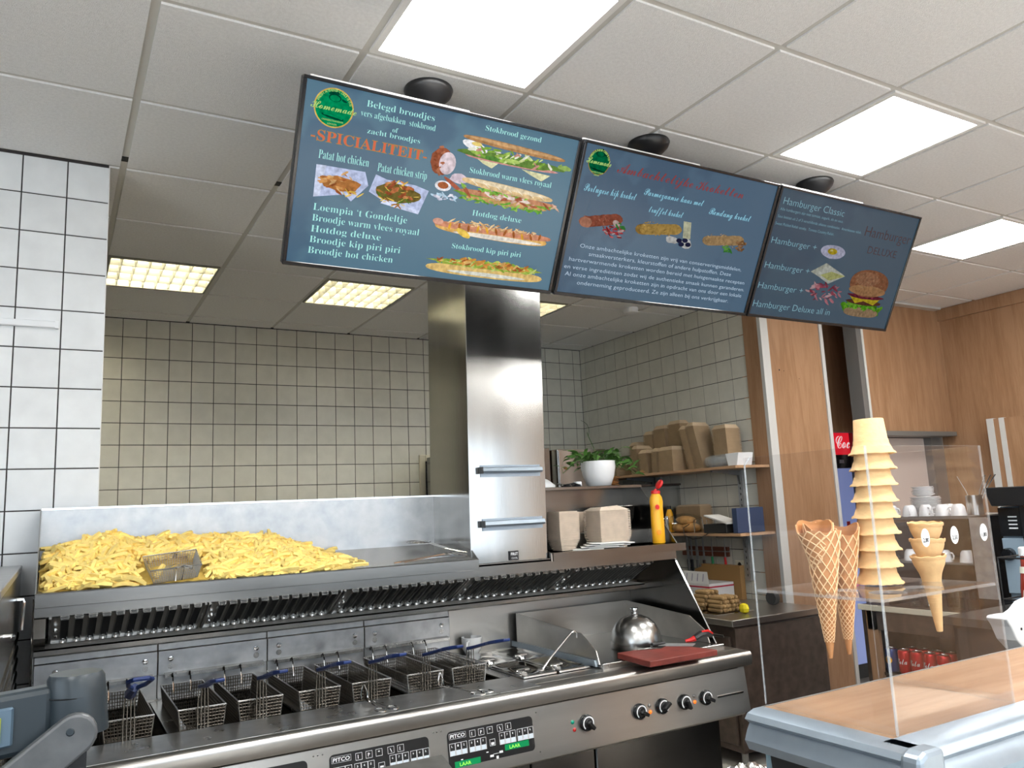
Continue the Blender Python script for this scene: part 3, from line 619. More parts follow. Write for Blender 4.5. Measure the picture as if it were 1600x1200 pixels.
# worktop strips and bridges between the vats
tp=.90; VF,VB=2.795,3.318
VX=[(-.02,.335),(.395,.735),(.795,1.135),(1.195,1.515)]
def topbox(x0,x1,y0,y1,n='worktop',m=STEELH): return G().box(x0,x1,y0,y1,tp-.012,tp+.0006).build(n,m,rg)
topbox(XL,1.56,2.58,VF,'worktop',WTOP); topbox(XL,1.56,VB,YB)
for a,b in ((XL,VX[0][0]),(VX[0][1],VX[1][0]),(VX[1][1],VX[2][0]),(VX[2][1],VX[3][0]),(VX[3][1],1.56)): topbox(a,b,VF,VB,'vat_bridge',STEEL)
topbox(1.56,1.895,2.62,2.705); topbox(1.56,1.895,3.285,YB); topbox(1.56,1.566,2.705,3.285); topbox(1.885,1.895,2.705,3.285)
topbox(1.895,2.585,2.62,2.665); topbox(2.545,2.585,2.665,YB); topbox(1.895,2.545,3.33,YB)
for k,(a,b) in enumerate(VX):
    g=G(); z0=.60
    g.quad((a,VF,z0),(b,VF,z0),(b,VB,z0),(a,VB,z0)); g.quad((a,VF,tp-.006),(a,VF,z0),(a,VB,z0),(a,VB,tp-.006)); g.quad((b,VF,z0),(b,VF,tp-.006),(b,VB,tp-.006),(b,VB,z0)); g.quad((a,VB,z0),(b,VB,z0),(b,VB,tp-.006),(a,VB,tp-.006)); g.quad((a,VF,tp-.006),(b,VF,tp-.006),(b,VF,z0),(a,VF,z0))
    v=g.build('fryer_vat',STEELD,rg); 
    G().box(a+.002,b-.002,VF+.002,VB-.002,.70,.775).build('oil',OIL,rg)
    G().box((a+b)/2-.004,(a+b)/2+.004,VF,VB,.775,.885).build('vat_divider',STEELD,rg)
    # residue guides at the front of each vat
# backsplash panels, one per fryer
SX=[XL,.363,.764,1.168,1.568]
for k in range(4):
    a,b=SX[k]+.002,SX[k+1]-.002
    pn=G().box(a,b,YB-.012,YB,1.074,1.108).build('splash_strip',STEELW,rg,bevel=.001)
    pn=G().box(a,b,YB-.02,YB-.002,.985,1.072).build('splash_panel',STEELW,rg,bevel=.001)
    for bx in (SX[k]+.045,SX[k+1]-.043):
        if k==0 and bx<.1: bx=.03
        G().lathe([(.0105,0),(.0105,.003),(.009,.005),(.0045,.0055)],16,(bx,YB-.02,1.041),(0,-1,0)).build('bolt',CHROME,pn,smooth=40)
        G().lathe([(.011,0),(.011,.0008)],14,(bx,YB-.02,1.014),(0,-1,0)).build('keyhole_cover',STEEL,pn)
    G().box(a,b,YB-.012,YB,.90,.983).build('splash_lower',STEELW,rg)
    G().prism([(YB-.045,.988),(YB-.012,.994),(YB-.012,.984),(YB-.045,.976)],'x',a+.02,b-.015).build('basket_rail',STEEL,rg)
G().box(1.57,2.60,YB-.006,YB,.90,1.108).build('splash_wall',STEELH,rg)
# control panels
def ctrl(x0,x1,with_digits=True):
    FY=lambda z:2.560-(.838-z)*.137      # fascia leans
    def P(x,z,d=0): return (x,FY(z)-d,z)
    y=lambda z:FY(z)
    zt,zb=.812,.700; W=x1-x0; r=.014
    pts=[]
    for cx,cz,a0 in ((x1-r,zt-r,0),(x0+r,zt-r,90),(x0+r,zb+r,180),(x1-r,zb+r,270)):
        for k in range(5): a=math.radians(a0+22.5*k); pts.append((cx+r*math.cos(a),cz+r*math.sin(a)))
    g=G(); n=len(pts); g.add([P(*p,.002) for p in pts]+[P(*p,-.002) for p in pts],[list(range(n))]+[(i,i+n,(i+1)%n+n,(i+1)%n) for i in range(n)])
    cp=g.build('control_panel',BLACK,rg)
    ux=Vector((1,0,0)); uy=Vector((0,.137,1)).normalized()
    S=lambda u:x0+W*u; Z=lambda v:zt-(zt-zb)*v
    def ring(g,u,v,w,h,t=.0011):
        x,z=S(u),Z(v); 
        for a in ((x,x+w,z-t,z),(x,x+w,z-h,z-h+t),(x,x+t,z-h,z),(x+w-t,x+w,z-h,z)): g.add([P(a[0],a[2],.003),P(a[1],a[2],.003),P(a[1],a[3],.003),P(a[0],a[3],.003)],[(0,1,2,3)])
    def rect(g,u,v,w,h,d=.003):
        x,z=S(u),Z(v); g.add([P(x,z-h,d),P(x+w,z-h,d),P(x+w,z,d),P(x,z,d)],[(0,1,2,3)])
    gr=G(); gw=G(); gt=G()
    ring(gr,.02,.06,.062,.018,.0007)
    put_text(gt,'PITCO',P(S(.03),Z(.19),.0035),ux,uy,.054,.0115,.73,2,.02,.12)
    for u,ch in ((.25,'I'),(.35,'P'),(.45,'\u00b0'),(.57,'\\'),(.67,'I')):
        ring(gr,u,.07,.022,.021); put_text(gt,ch,P(S(u)+.007,Z(.07)-.016,.0035),ux,uy,.0075 if ch!='I' else .0022,.011,.73,1,.02)
    for u,keys in ((.015,'L12'),(.235,'345'),(.585,'678'),(.80,'90R')):
        for k,ch in enumerate(keys):
            uu=u+k*.066; ring(gr,uu,.33 if u<.5 else .30,.0215,.038,.0012); b=G(); rect(b,uu+.006,.53 if u<.5 else .50,.0175,.0155); b.build('key',KEYW,cp)
            put_text(gt,ch,P(S(uu)+.007,Z(.33 if u<.5 else .30)-.012,.0035),ux,uy,.005,.0065,.73,1,.02)
    ring(gr,.47,.43,.021,.021); rect(gr,.485,.52,.012,.008)
    rect(gw,.13,.80,.008,.003); rect(gw,.42,.75,.008,.003); rect(gw,.60,.60,.008,.003); rect(gw,.86,.60,.008,.003)
    rect(gr,.46,.86,.014,.007); rect(gr,.57,.80,.014,.007); rect(gr,.50,.845,.032,.0012); rect(gr,.53,.92,.009,.009)
    gr.build('key_outlines',INKW,cp); gw.build('marks',INKW,cp); gt.build('lettering',INKW,cp)
    for u,v in ((.06,.84),(.64,.66)):
        d=G(); rect(d,u,v,.096,.019,.0028); dd=d.build('display',DISP,cp)
        q=G(); put_text(q,'LAAR',P(S(u)+.018,Z(v)-.0155,.0034),ux,uy,.042,.0115,.73,1); q.build('display_digits',DIGIT,cp)
    g=G()
    for bx,bz in ((x0-.035,.818),(x0-.02,.818),(x1+.02,.818),(x0-.035,.69),(x1+.02,.69)): g.lathe([(.003,0),(.0028,.001),(.0015,.0015)],10,(bx,FY(bz)+.001,bz),(0,-1,0))
    g.build('screws',STEELD,rg)
ctrl(1.170,1.502); ctrl(.770,1.103); ctrl(.372,.702); ctrl(-.02,.305)
def fy(z): return 2.560-(.838-z)*.137
def knob(x,z,rot):
    y=fy(z); k=G().lathe([(.029,0),(.029,.012),(.026,.016),(.022,.017)],28,(x,y,z),(0,-1,0)).build('knob',BLACKG,rg,smooth=40)
    g=G(); n=26
    for i in range(n):
        a0=math.radians(-50+280*i/n); a1=math.radians(-50+280*(i+1)/n)
        g.add([(x+r*math.cos(a),y-.0175,z+r*math.sin(a)) for a,r in ((a0,.0195),(a1,.0195),(a1,.0245),(a0,.0245))],[(0,1,2,3)])
    g.build('dial_ring',INKW,k)
    g=G(); g.lathe([(.018,.014),(.0165,.022)],20,(x,y,z),(0,-1,0)); s=len(g.v); g.box(-.0065,.0065,-.038,-.015,-.025,.012); g.xf(Matrix.Translation((x,y,z))@Matrix.Rotation(rot,4,'Y'),s); g.build('knob_grip',BLACK,k,bevel=.002)
knob(1.728,.753,math.radians(-40)); knob(1.975,.753,math.radians(-60)); knob(2.087,.755,math.radians(-125)); knob(2.200,.753,math.radians(-20)); knob(2.313,.753,math.radians(-60))
def lamp(x,z,m,nm): G().lathe([(.0075,0),(.0075,.002),(.0055,.004),(.002,.0055)],14,(x,fy(z),z),(0,-1,0)).build(nm,m,rg,smooth=50)
lamp(1.670,.763,GREENL,'indicator_lamp'); lamp(1.674,.737,REDL,'indicator_lamp'); lamp(2.028,.742,ORL,'indicator_lamp'); lamp(2.256,.744,ORL,'indicator_lamp'); lamp(2.028,.765,GREYT,'indicator_lamp'); lamp(2.256,.766,GREYT,'indicator_lamp')
G().box(2.375,2.52,fy(.745)-.006,fy(.745),.741,.748).build('drawer_grip',CHROME,rg)
b=G().box(2.405,2.445,2.664,2.673,.617,.652).build('maker_plate',BLACK,rg)
q=G(); put_text(q,'FIRST',(2.409,2.663,.636),(1,0,0),(0,0,1),.032,.010,.73,1,.02); put_text(q,'COOL',(2.411,2.663,.623),(1,0,0),(0,0,1),.027,.007,.73,1); q.build('lettering',INKW,b)
# bain-marie lids: four gastronorm lids with bowl recess
def pan(x0,x1,y0,y1,lab):
    t=thing('pan_lid',lab,'pan lid',((x0+x1)/2,(y0+y1)/2,.90),'steel lids on the bain-marie'); cx,cy=(x0+x1)/2,(y0+y1)/2; hx,hy=(x1-x0)/2-.002,(y1-y0)/2-.003
    g=G(); n=32; rings=[]
    def rr(sx,sy,z,sq):
        o=[]
        for k in range(n):
            a=2*PI*(k+.5)/n; c,s=math.cos(a),math.sin(a); o.append((cx+math.copysign(abs(c)**(2/sq),c)*sx,cy+math.copysign(abs(s)**(2/sq),s)*sy,z))
        return o
    for sx,sy,z,sq in ((hx,hy,.900,30),(hx,hy,.909,30),(hx-.003,hy-.003,.9115,20),(hx-.010,hy-.012,.911,12),(hx-.016,hy-.026,.903,5),(hx-.022,hy-.045,.903,4),(hx-.030,hy-.06,.8995,2.3),(hx-.040,hy-.085,.890,2),(.022,.026,.888,2),(.018,.020,.897,2),(.008,.009,.899,2)): rings+=rr(sx,sy,z,sq)
    m=11; fs=[(j*n+i,j*n+(i+1)%n,(j+1)*n+(i+1)%n,(j+1)*n+i) for j in range(m-1) for i in range(n)]; fs.append([(m-1)*n+i for i in range(n)]); g.add(rings,fs); g.build('lid',CHROME,t,smooth=35)
    G().box(cx-.03,cx+.03,cy-.006,cy+.006,.900,.910).build('grip_bar',CHROME,t,bevel=.003)
pan(1.568,1.725,2.712,2.995,'steel pan lid at front left of the four, beside the last fryer'); pan(1.728,1.884,2.712,2.995,'steel pan lid at front right of the four, ladle handle standing on it')
pan(1.568,1.725,2.998,3.282,'steel pan lid at back left of the four, behind which the white cup stands'); pan(1.728,1.884,2.998,3.282,'steel pan lid at back right of the four, against the griddle splash')
# griddle with three-sided splash guard
gd=thing('griddle','flat steel griddle plate with upright splash guards, beside the bain-marie','griddle',(2.22,3.0,.9))
G().box(1.897,2.543,2.667,3.328,.885,.913).build('plate',STEELD,gd,bevel=.003)
G().box(1.897,2.543,2.655,2.668,.893,.921).build('front_edge',STEEL,gd,bevel=.002)
G().prism([(3.328,.905),(3.328,1.056),(2.80,1.022),(2.70,.965),(2.68,.915)],'x',1.897,1.902).build('side_guard',STEELH,gd)
G().prism([(3.328,.905),(3.328,1.056),(2.86,1.022),(2.76,.965),(2.74,.915)],'x',2.538,2.543).build('side_guard',STEELH,gd)
G().box(1.902,2.538,3.322,3.328,.905,1.056).build('back_guard',STEELH,gd)
G().prism([(3.322,.907),(3.36,.907),(3.36,.93),(2.70,.93),(2.69,.907)],'x',1.886,1.896).build('edge_flange',ALU,gd)

# ================================================================ EXTRACTOR HOOD
hd=thing('extractor_hood','long stainless steel extractor canopy with slotted grease filters','extractor hood',(1.3,3.2,1.1))
side=[(2.96,1.345),(2.985,1.30),(2.76,.902),(YB,.902),(YB,1.35)]
G().prism([(3.03,1.315),(2.765,.902),(YB,.902),(YB,1.315)],'x',2.60,2.604).build('end_panel',STEELD,hd)
G().tube([(2.602,3.03,1.315),(2.602,2.765,.902)],.0035,4).build('end_edge_trim',CHROME,hd)
G().prism([(2.95,1.315),(3.02,1.16),(YB,.902),(YB,1.315)],'x',XL-.004,XL).build('end_panel',STEELD,hd)
G().tube([(XL-.002,2.95,1.33),(XL-.002,2.98,1.17),(XL-.002,3.0,.902)],.0025,4).build('end_edge_trim',CHROME,hd)
G().prism([(2.985,1.315),(2.985,1.268),(3.0,1.262),(3.0,1.315)],'x',XL,2.60).build('front_band',STEELD,hd)
G().box(XL,2.60,2.985,YB,1.308,1.318).build('canopy_top',STEELD,hd)
G().prism([(3.02,1.20),(3.0,1.262),(3.2,1.262),(3.2,1.13),(3.165,1.13)],'x',XL,-.005).build('end_filler',STEELD,hd)
G().prism([(3.10,1.150),(3.215,1.154),(3.215,1.160),(3.10,1.156)],'x',XL+.002,2.49).build('grease_ledge',LEDGE,hd)
G().prism([(3.10,1.156),(3.10,1.135),(3.12,1.128),(3.215,1.128),(3.215,1.15)],'x',XL+.002,2.598).build('gutter',STEELD,hd)
G().box(XL,2.60,3.30,YB-.002,1.112,1.15).build('rear_flange',BROWN,hd)
# filters: tilted frames with pressed slots
A=Vector((0,2.998,1.264)); B=Vector((0,3.205,1.160)); up=(A-B).normalized(); nr=Vector((0,up.z,-up.y)); nr=nr if nr.y<0 else -nr; LF=(A-B).length
def fpt(x,s,d): p=B+up*s+nr*d; return (x,p.y,p.z)
FX=[0,.482,.965,1.488,1.985,2.470]
def slotmesh():
    """one pressed baffle: raised rounded rim round a flat black face (local x, along s, depth d)"""
    g=G(); n=7; wo,wi=.0135,.0085; L0,L1=.022,LF-.004
    def out(wd,l0,d): return [(wd*math.cos(a),l0+wd+wd*math.sin(a),d) for a in [PI+PI*k/n for k in range(n+1)]]+[(wd,L1,d),(-wd,L1,d)]
    r1=out(wo,L0,.001); r2=out((wo+wi)/2,L0+.002,.011); r3=out(wi,L0+.005,.001); m=len(r1); g.add(r1+r2+r3,[(i,(i+1)%m,m+(i+1)%m,m+i) for i in range(m)]+[(m+i,m+(i+1)%m,2*m+(i+1)%m,2*m+i) for i in range(m)])
    g.k=1; g.add(out(wi,L0+.005,.0012),[list(range(m))])  # flat black face: the shade in the slot opening put into its colour
    g.k=2; g.lathe([(.006,0),(.005,.003),(.002,.005)],8,(0,L0+.014,.001),(0,0,1))
    q=[Vector(fpt(p[0],p[1],p[2])) for p in g.v]; g.v=[tuple(v-Vector(fpt(0,0,0))) for v in q]; return g
SLOT=slotmesh().mesh('baffle',[STEEL,INK,STEEL],35)
for k in range(5):
    a,b=FX[k]+.003,FX[k+1]-.003
    g=G(); 
    def sl(x0,x1,s0,s1,d0,d1): 
        v=[fpt(x,s,d) for d in (d0,d1) for x,s in ((x0,s0),(x1,s0),(x1,s1),(x0,s1))]; g.add(v,[(0,3,2,1),(4,5,6,7),(0,1,5,4),(1,2,6,5),(2,3,7,6),(3,0,4,7)])
    sl(a,b,0,LF,-.012,0.0); fl=g.build('filter',STEELH,hd)
    g=G(); sl(a,b,0,.012,0,.006); sl(a,a+.008,.012,LF,0,.006); sl(b-.008,b,.012,LF,0,.006); g.build('filter_frame',STEEL,fl)
    n=11 if k in (0,3,4) else 12
    for i in range(n):
        x=a+.045+(b-a-.075)*i/(n-1); place('baffle',SLOT,fl,fpt(x,0,0))
    g=G(); 
    for s0 in (.07,.13): sl(a+.014,a+.026,s0,s0+.018,.002,.014)
    g.build('filter_catch',CHROME,fl,bevel=.003)
# chip tray on top of the hood
ct=thing('chip_tray','open stainless tray on top of the hood, heaped with uncooked chips on its left','tray',(.7,3.1,1.32))
TXL,TXR=-.034,1.512
G().prism([(2.95,1.318),(2.95,1.342),(2.953,1.342),(3.365,1.398),(3.365,1.392),(2.96,1.318)],'x',TXL,TXR).build('tray_floor',STEELD,ct)
G().prism([(2.944,1.300),(2.944,1.342),(2.950,1.342),(2.950,1.300)],'x',TXL-.004,TXR+.004).build('front_lip',STEELD,ct,bevel=.001)
G().tube([(TXL-.004,2.947,1.3425),(TXR+.004,2.947,1.3425)],.0022,4).build('lip_edge',STEEL,ct)
G().box(TXL,TXR,3.365,3.372,1.318,1.613).build('back_wall',STEELW,ct)
G().box(TXL,TXR,3.36,3.374,1.610,1.617).build('back_edge',CHROME,ct)
for x in (TXL-.004,TXR): 
    G().prism([(2.946,1.318),(2.946,1.342),(3.365,1.613),(3.365,1.318)],'x',x,x+.004).build('side_wall',STEEL,ct)
# flue duct
fd=thing('flue_duct','tall square stainless steel flue duct rising from the hood to the ceiling','duct',(1.72,3.2,1.32))
dl=[(1.507,1.318),(1.882,1.318),(1.925,HC),(1.535,HC)]
g=G()
g.add([(x,y,z) for y in (3.0,3.40) for x,z in dl],[(0,1,2,3),(7,6,5,4),(0,4,5,1),(1,5,6,2),(2,6,7,3),(3,7,4,0)]); g.build('casing',FLUE,fd,bevel=.0015)
for z in (1.705,1.480):
    h=G().box(1.567,1.863,2.996,3.0,z-.028,z+.022).build('handle_plate',ALU,fd)
    G().prism([(2.996,z+.014),(2.975,z+.010),(2.970,z-.004),(2.980,z-.012),(2.983,z-.002),(2.996,z+.004)],'x',1.567,1.863).build('pull_bar',ALU,h)
    G().box(1.560,1.567,2.970,2.998,z-.014,z+.014).build('pull_end',BLACK,h)
b=G().box(1.69,1.732,2.992,2.999,1.323,1.362).build('maker_plate',BLACK,fd)
q=G(); put_text(q,'FIRST',(1.694,2.991,1.344),(1,0,0),(0,0,1),.034,.012,.73,1,.02); put_text(q,'COOL',(1.696,2.991,1.329),(1,0,0),(0,0,1),.030,.008,.73,1); q.build('lettering',INKW,b)
# shelf unit right of the duct
su=thing('hood_shelf','two tier stainless shelf on the hood right of the duct','shelf',(2.25,3.2,1.32))
G().box(1.90,2.64,2.985,3.40,1.335,1.340).box(1.90,2.66,2.980,2.986,1.305,1.340).build('lower_shelf',STEELD,su)
G().prism([(2.98,1.305),(2.98,1.34),(3.20,1.40),(3.20,1.34),(3.1,1.318)],'x',1.888,1.895).build('side_gusset',STEEL,su)
G().box(1.90,2.62,3.20,3.40,1.34,1.408).build('step',STEELH,su,bevel=.002)
G().box(1.90,2.62,3.395,3.402,1.40,1.63).build('back_panel',STEELD,su)
G().box(1.895,2.625,3.24,3.55,1.618,1.632).build('upper_shelf',STEELD,su,bevel=.001)
G().prism([(2.99,1.335),(3.24,1.62),(3.40,1.62),(3.40,1.335)],'x',2.615,2.620).build('end_panel',STEELD,su)
G().prism([(2.98,1.318),(3.02,1.34),(3.40,1.34),(3.40,1.32)],'x',1.90,2.655).build('shelf_bracket',STEELD,su)

# ================================================================ FRYING BASKETS
def basket_proto(lab):
    """origin at the middle of the front rim; basket runs +y"""
    t=thing('frying_basket',lab,'frying basket',(0,0,0),'wire baskets in the fryer vats')
    w,L,D=.071,.47,.15; k=.016
    a=[(-w,0,0),(w,0,0),(w,L,0),(-w,L,0)]; b=[(-w+k,k*.6,-D),(w-k,k*.6,-D),(w-k,L-k,-D),(-w+k,L-k,-D)]
    g=G(); r=.0014
    g.grid(a[0],a[1],b[1],b[0],14,15,r); g.grid(a[3],a[2],b[2],b[3],16,13,r); g.grid(a[1],a[2],b[2],b[1],46,14,r); g.grid(a[0],a[3],b[3],b[0],46,14,r); g.grid(b[0],b[1],b[2],b[3],16,40,r)
    tag(g.build('wire_mesh',WIRE,t,local=True),kind='stuff')
    g=G(); g.tube(a,.0024,6,True); g.tube(b,.002,5,True)
    for p,q in zip(a,b): g.wire(p,q,.002)
    g.build('rim_frame',STEELH,t,local=True)
    g=G()
    for x in (-.030,.030): g.tube([(x,L-.01,-.03),(x,L,.0),(x,L+.004,.018),(x,L+.022,.034),(x,L+.036,.030),(x,L+.038,.02)],.0028,6)
    g.build('hanging_hook',CHROME,t,local=True,smooth=True)
    g=G()
    for x in (-.0135,-.0045,.0045,.0135): g.tube([(x*1.15,-.006,-D+.02),(x*1.15,-.008,.0),(x,-.010,.062),(x*.9,-.03,.074)],.0018,5)
    g.wire((-.02,-.004,-.05),(.02,-.004,-.05),.0018); g.wire((-.02,-.004,-D+.03),(.02,-.004,-D+.03),.0018)
    g.build('handle_wires',WIRE,t,local=True)
    return t
def grip(parent,pts,wid):
    g=G(); n=len(pts)
    vs=[]
    for (p,hw,ht) in pts: x,y,z=p; vs+=[(x-hw,y,z-ht),(x+hw,y,z-ht),(x+hw,y,z+ht),(x-hw,y,z+ht)]
    fs=[(0,1,2,3)]+[(i*4+k,(i+1)*4+k,(i+1)*4+(k+1)%4,i*4+(k+1)%4) for i in range(n-1) for k in range(4)]+[((n-1)*4+3,(n-1)*4+2,(n-1)*4+1,(n-1)*4)]
    g.add(vs,fs); return g.build('grip',BLUE,parent,local=True,bevel=.003,seg=2)
bp=basket_proto('frying basket third from left, blue grip pointing right, in the second vat')
grip(bp,[((0,-.01,.066),.017,.006),((0,-.07,.080),.014,.005),((0,-.16,.102),.013,.005),((0,-.19,.108),.018,.006),((0,-.25,.120),.020,.006),((0,-.30,.129),.013,.005)],.03)
bl=[(.437,'frying basket third from left, left one in the second fryer vat, blue grip edge-on'),(.618,'frying basket fourth from left, right one in the second fryer vat'),(.815,'frying basket fifth from left, left one in the third fryer vat'),
    (1.000,'frying basket sixth from left, right one in the third fryer vat, tongs before it'),(1.205,'frying basket seventh from left, left one in the fourth fryer vat'),(1.385,'frying basket farthest right, last before the pan lids, white cup beyond its grip')]
for i,(x,l) in enumerate(bl):
    if i==0: bp.location=(x,2.80,.962); bp['label']=l
    else: clone(bp,(x,2.80,.962),l)
b1=basket_proto('frying basket second from left, its looped blue grip raised upright')
g=G(); g.tube([(0,-.02,.075),(0,-.10,.10),(0,-.17,.118)],[.017,.014,.012],6); g.build('grip',BLUE,b1,local=True,smooth=True)
g=G(); g.tube([(0,-.15,.112),(-.022,-.24,.136),(-.030,-.33,.163),(-.018,-.35,.170),(.018,-.35,.170),(.030,-.33,.163),(.022,-.24,.136)],.0065,6,True); g.build('grip_loop',BLUE,b1,local=True,smooth=True)
b1.location=(.225,2.80,.962)
clone(bp,(.045,2.80,.945),'frying basket farthest left, mostly hidden behind the grey scale')

# ================================================================ CHIPS IN THE TRAY
def interp(x,tb):
    for (a,b),(c,d) in zip(tb,tb[1:]):
        if x<=c: return b+(d-b)*max(0,(x-a)/(c-a))
    return tb[-1][1]
HB=[(-.04,1.450),(.03,1.475),(.11,1.495),(.18,1.512),(.27,1.486),(.38,1.490),(.56,1.486),(.77,1.470),(.93,1.412),(1.02,1.395),(1.06,1.385)]
def heap(x,y):
    fl=1.343+(y-2.95)*.135; t=min(1,max(0,(y-2.955)/.33)); fr=1.350 if x<.94 else 1.35-(x-.94)*.4
    h=fr+(interp(x,HB)-fr)*(t**.85)
    if y>3.29: h-= (y-3.29)*.12
    edge=1.02-.10*abs(math.sin(9*t))*0+ .0
    if x>.93: h=fl+(h-fl)*max(0,1-(x-.93)/.11)
    return max(h,fl)
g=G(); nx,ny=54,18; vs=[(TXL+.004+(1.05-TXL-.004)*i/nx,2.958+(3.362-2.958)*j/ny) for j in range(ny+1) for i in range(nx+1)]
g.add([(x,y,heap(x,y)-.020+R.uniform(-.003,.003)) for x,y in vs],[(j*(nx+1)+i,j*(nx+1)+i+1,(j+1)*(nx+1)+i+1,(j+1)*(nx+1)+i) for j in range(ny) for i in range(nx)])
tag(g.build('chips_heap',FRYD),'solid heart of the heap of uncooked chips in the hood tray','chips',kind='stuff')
def fry_geo(L,bend,w):
    g=G(); n=4; vs=[]
    for i in range(n+1):
        t=i/n-.5; x=t*L; z=-bend*(t*2)**2; ww=w*(1-.18*abs(t*2)**3)
        vs+=[(x,-ww,z-ww),(x,ww,z-ww),(x,ww,z+ww),(x,-ww,z+ww)]
    fs=[(3,2,1,0)]+[(i*4+k,i*4+(k+1)%4,(i+1)*4+(k+1)%4,(i+1)*4+k) for i in range(n) for k in range(4)]+[(n*4,n*4+1,n*4+2,n*4+3)]
    return g.add(vs,fs)
FV=[fry_geo(L,b,w) for L,b,w in ((.088,.005,.0060),(.074,.0,.0064),(.062,.008,.0058),(.080,.009,.0062),(.050,.0,.0064),(.098,.004,.0056))]
FM=[f.mesh('french_fry',FRY) for f in FV]
fr=[]
tries=0
while len(fr)<1350:
    x=R.uniform(TXL+.03,1.055); y=R.uniform(2.966,3.355)
    if x>.93 and R.random()<(x-.90)/.16: continue
    nrm=Vector((-(heap(x+.01,y)-heap(x-.01,y))/.02,-(heap(x,y+.01)-heap(x,y-.01))/.02,1)).normalized()
    a=R.uniform(0,PI) if R.random()<.6 else R.gauss(.3,.5); tx=nrm.orthogonal().normalized(); tx=(Matrix.Rotation(a,3,nrm)@tx)
    if y<2.985 or y>3.33: tx=(Vector((1,0,0))*(1 if R.random()<.5 else -1)+tx*.25)
    tx=(tx+nrm*R.gauss(0,.20)); tx-=Vector((0,0,0)); tx.normalize(); ty=nrm.cross(tx).normalized(); tz=tx.cross(ty)
    hl=.044
    if x-abs(tx.x)*hl<TXL+.004: x=TXL+.006+abs(tx.x)*hl
    if y-abs(tx.y)*hl<2.957: y=2.959+abs(tx.y)*hl
    if y+abs(tx.y)*hl>3.36: y=3.358-abs(tx.y)*hl
    roll_=R.uniform(-.5,.5); M=Matrix((tx,ty,tz)).transposed().to_4x4()@Matrix.Rotation(roll_,4,'X')
    if .25<x<.49 and y<3.13: continue
    z=heap(x,y)+R.uniform(-.010,.011); M=Matrix.Translation((x,y,z))@M; fr.append((y-.12*z,M,R.randrange(6)))
fr.sort(key=lambda q:q[0])
# the 300 nearest lie singly, the rest share one object
near=[f for f in fr if f[1].translation.z-heap(f[1].translation.x,f[1].translation.y)>-.001][:300]; ids=set(id(f) for f in near)
for _,M,k in near:
    o=bpy.data.objects.new('french_fry',FM[k]); SC.collection.objects.link(o); o.matrix_world=M; tag(o,'pale yellow uncooked chip lying in the front of the heap in the hood tray','french fry','uncooked chips in the hood tray')
g=G()
for f in fr:
    if id(f) in ids: continue
    s=len(g.v); g.add(FV[f[2]].v,FV[f[2]].f); g.xf(f[1],s)
tag(g.build('french_fries',FRY),'heap of pale yellow uncooked chips filling the left of the hood tray','french fries',kind='stuff')
# small square scoop basket lying in the chips
sb=thing('scoop_basket','small square wire mesh scoop basket lying on the chips','basket',(.38,3.06,1.40))
a=[(.292,2.966,1.388),(.454,2.968,1.399),(.455,3.105,1.446),(.279,3.10,1.432)]; b=[(x+(.012 if i in(0,3) else -.012),y+(.01 if i<2 else -.01),z-.042) for i,(x,y,z) in enumerate(a)]
g=G(); r=.0008
for p,q,s,t_ in ((0,1,1,0),(1,2,2,1),(3,2,2,3),(0,3,3,0)): g.grid(a[p],a[q],b[s],b[t_],20,7,r)
g.grid(b[0],b[1],b[2],b[3],20,18,r); tag(g.build('wire_mesh',GREYL,sb),kind='stuff')
G().tube(a,.003,6,True).build('rim_frame',STEEL,sb,smooth=True)
G().tube([(.370,2.962,1.350),(.372,2.958,1.392),(.395,2.945,1.402),(.420,2.935,1.394),(.420,2.940,1.388),(.397,2.953,1.394),(.390,2.962,1.352)],.0022,5).build('hook',CHROME,sb,smooth=True)
o=place('french_fry',FM[4],None,(.325,3.01,1.385),(.3,-.9,.5)); tag(o,'single chip left inside the small wire scoop basket','french fry')
# wire skimmer lying at the right end of the tray
t=thing('wire_skimmer','wire skimmer with spiral head lying in the empty right end of the tray','skimmer',(1.42,3.15,1.37))
g=G()
for rr in (.05,.038,.026,.014): g.tube([(1.40+rr*1.1*math.cos(q),3.29+rr*.9*math.sin(q),1.415+.1*rr*math.sin(q)) for q in [2*PI*k/18 for k in range(18)]],.0016,5,True)
g.build('spiral_head',CHROME,t,smooth=True)
g=G(); g.tube([(1.425,3.25,1.408),(1.452,3.12,1.385),(1.470,3.02,1.374),(1.478,2.975,1.372)],.0025,6); g.tube([(1.443,3.26,1.408),(1.466,3.12,1.385),(1.480,3.02,1.374),(1.478,2.975,1.372)],.0025,6)
g.build('handle',CHROME,t,smooth=True)
t=thing('wire_tongs','second wire tool lying across the front right of the tray','tongs',(1.38,3.0,1.36))
g=G(); g.tube([(1.16,2.972,1.352),(1.30,3.00,1.362),(1.40,3.02,1.37),(1.45,2.99,1.366),(1.475,2.965,1.36)],.0028,6); g.tube([(1.20,2.970,1.352),(1.33,2.99,1.36),(1.42,2.985,1.362),(1.47,2.962,1.358)],.0026,6)
for k in range(4): g.tube([(1.40+.016*k,3.035-.01*k,1.372),(1.425+.016*k,2.985-.006*k,1.364)],.0016,5)
g.build('wires',CHROME,t,smooth=True)

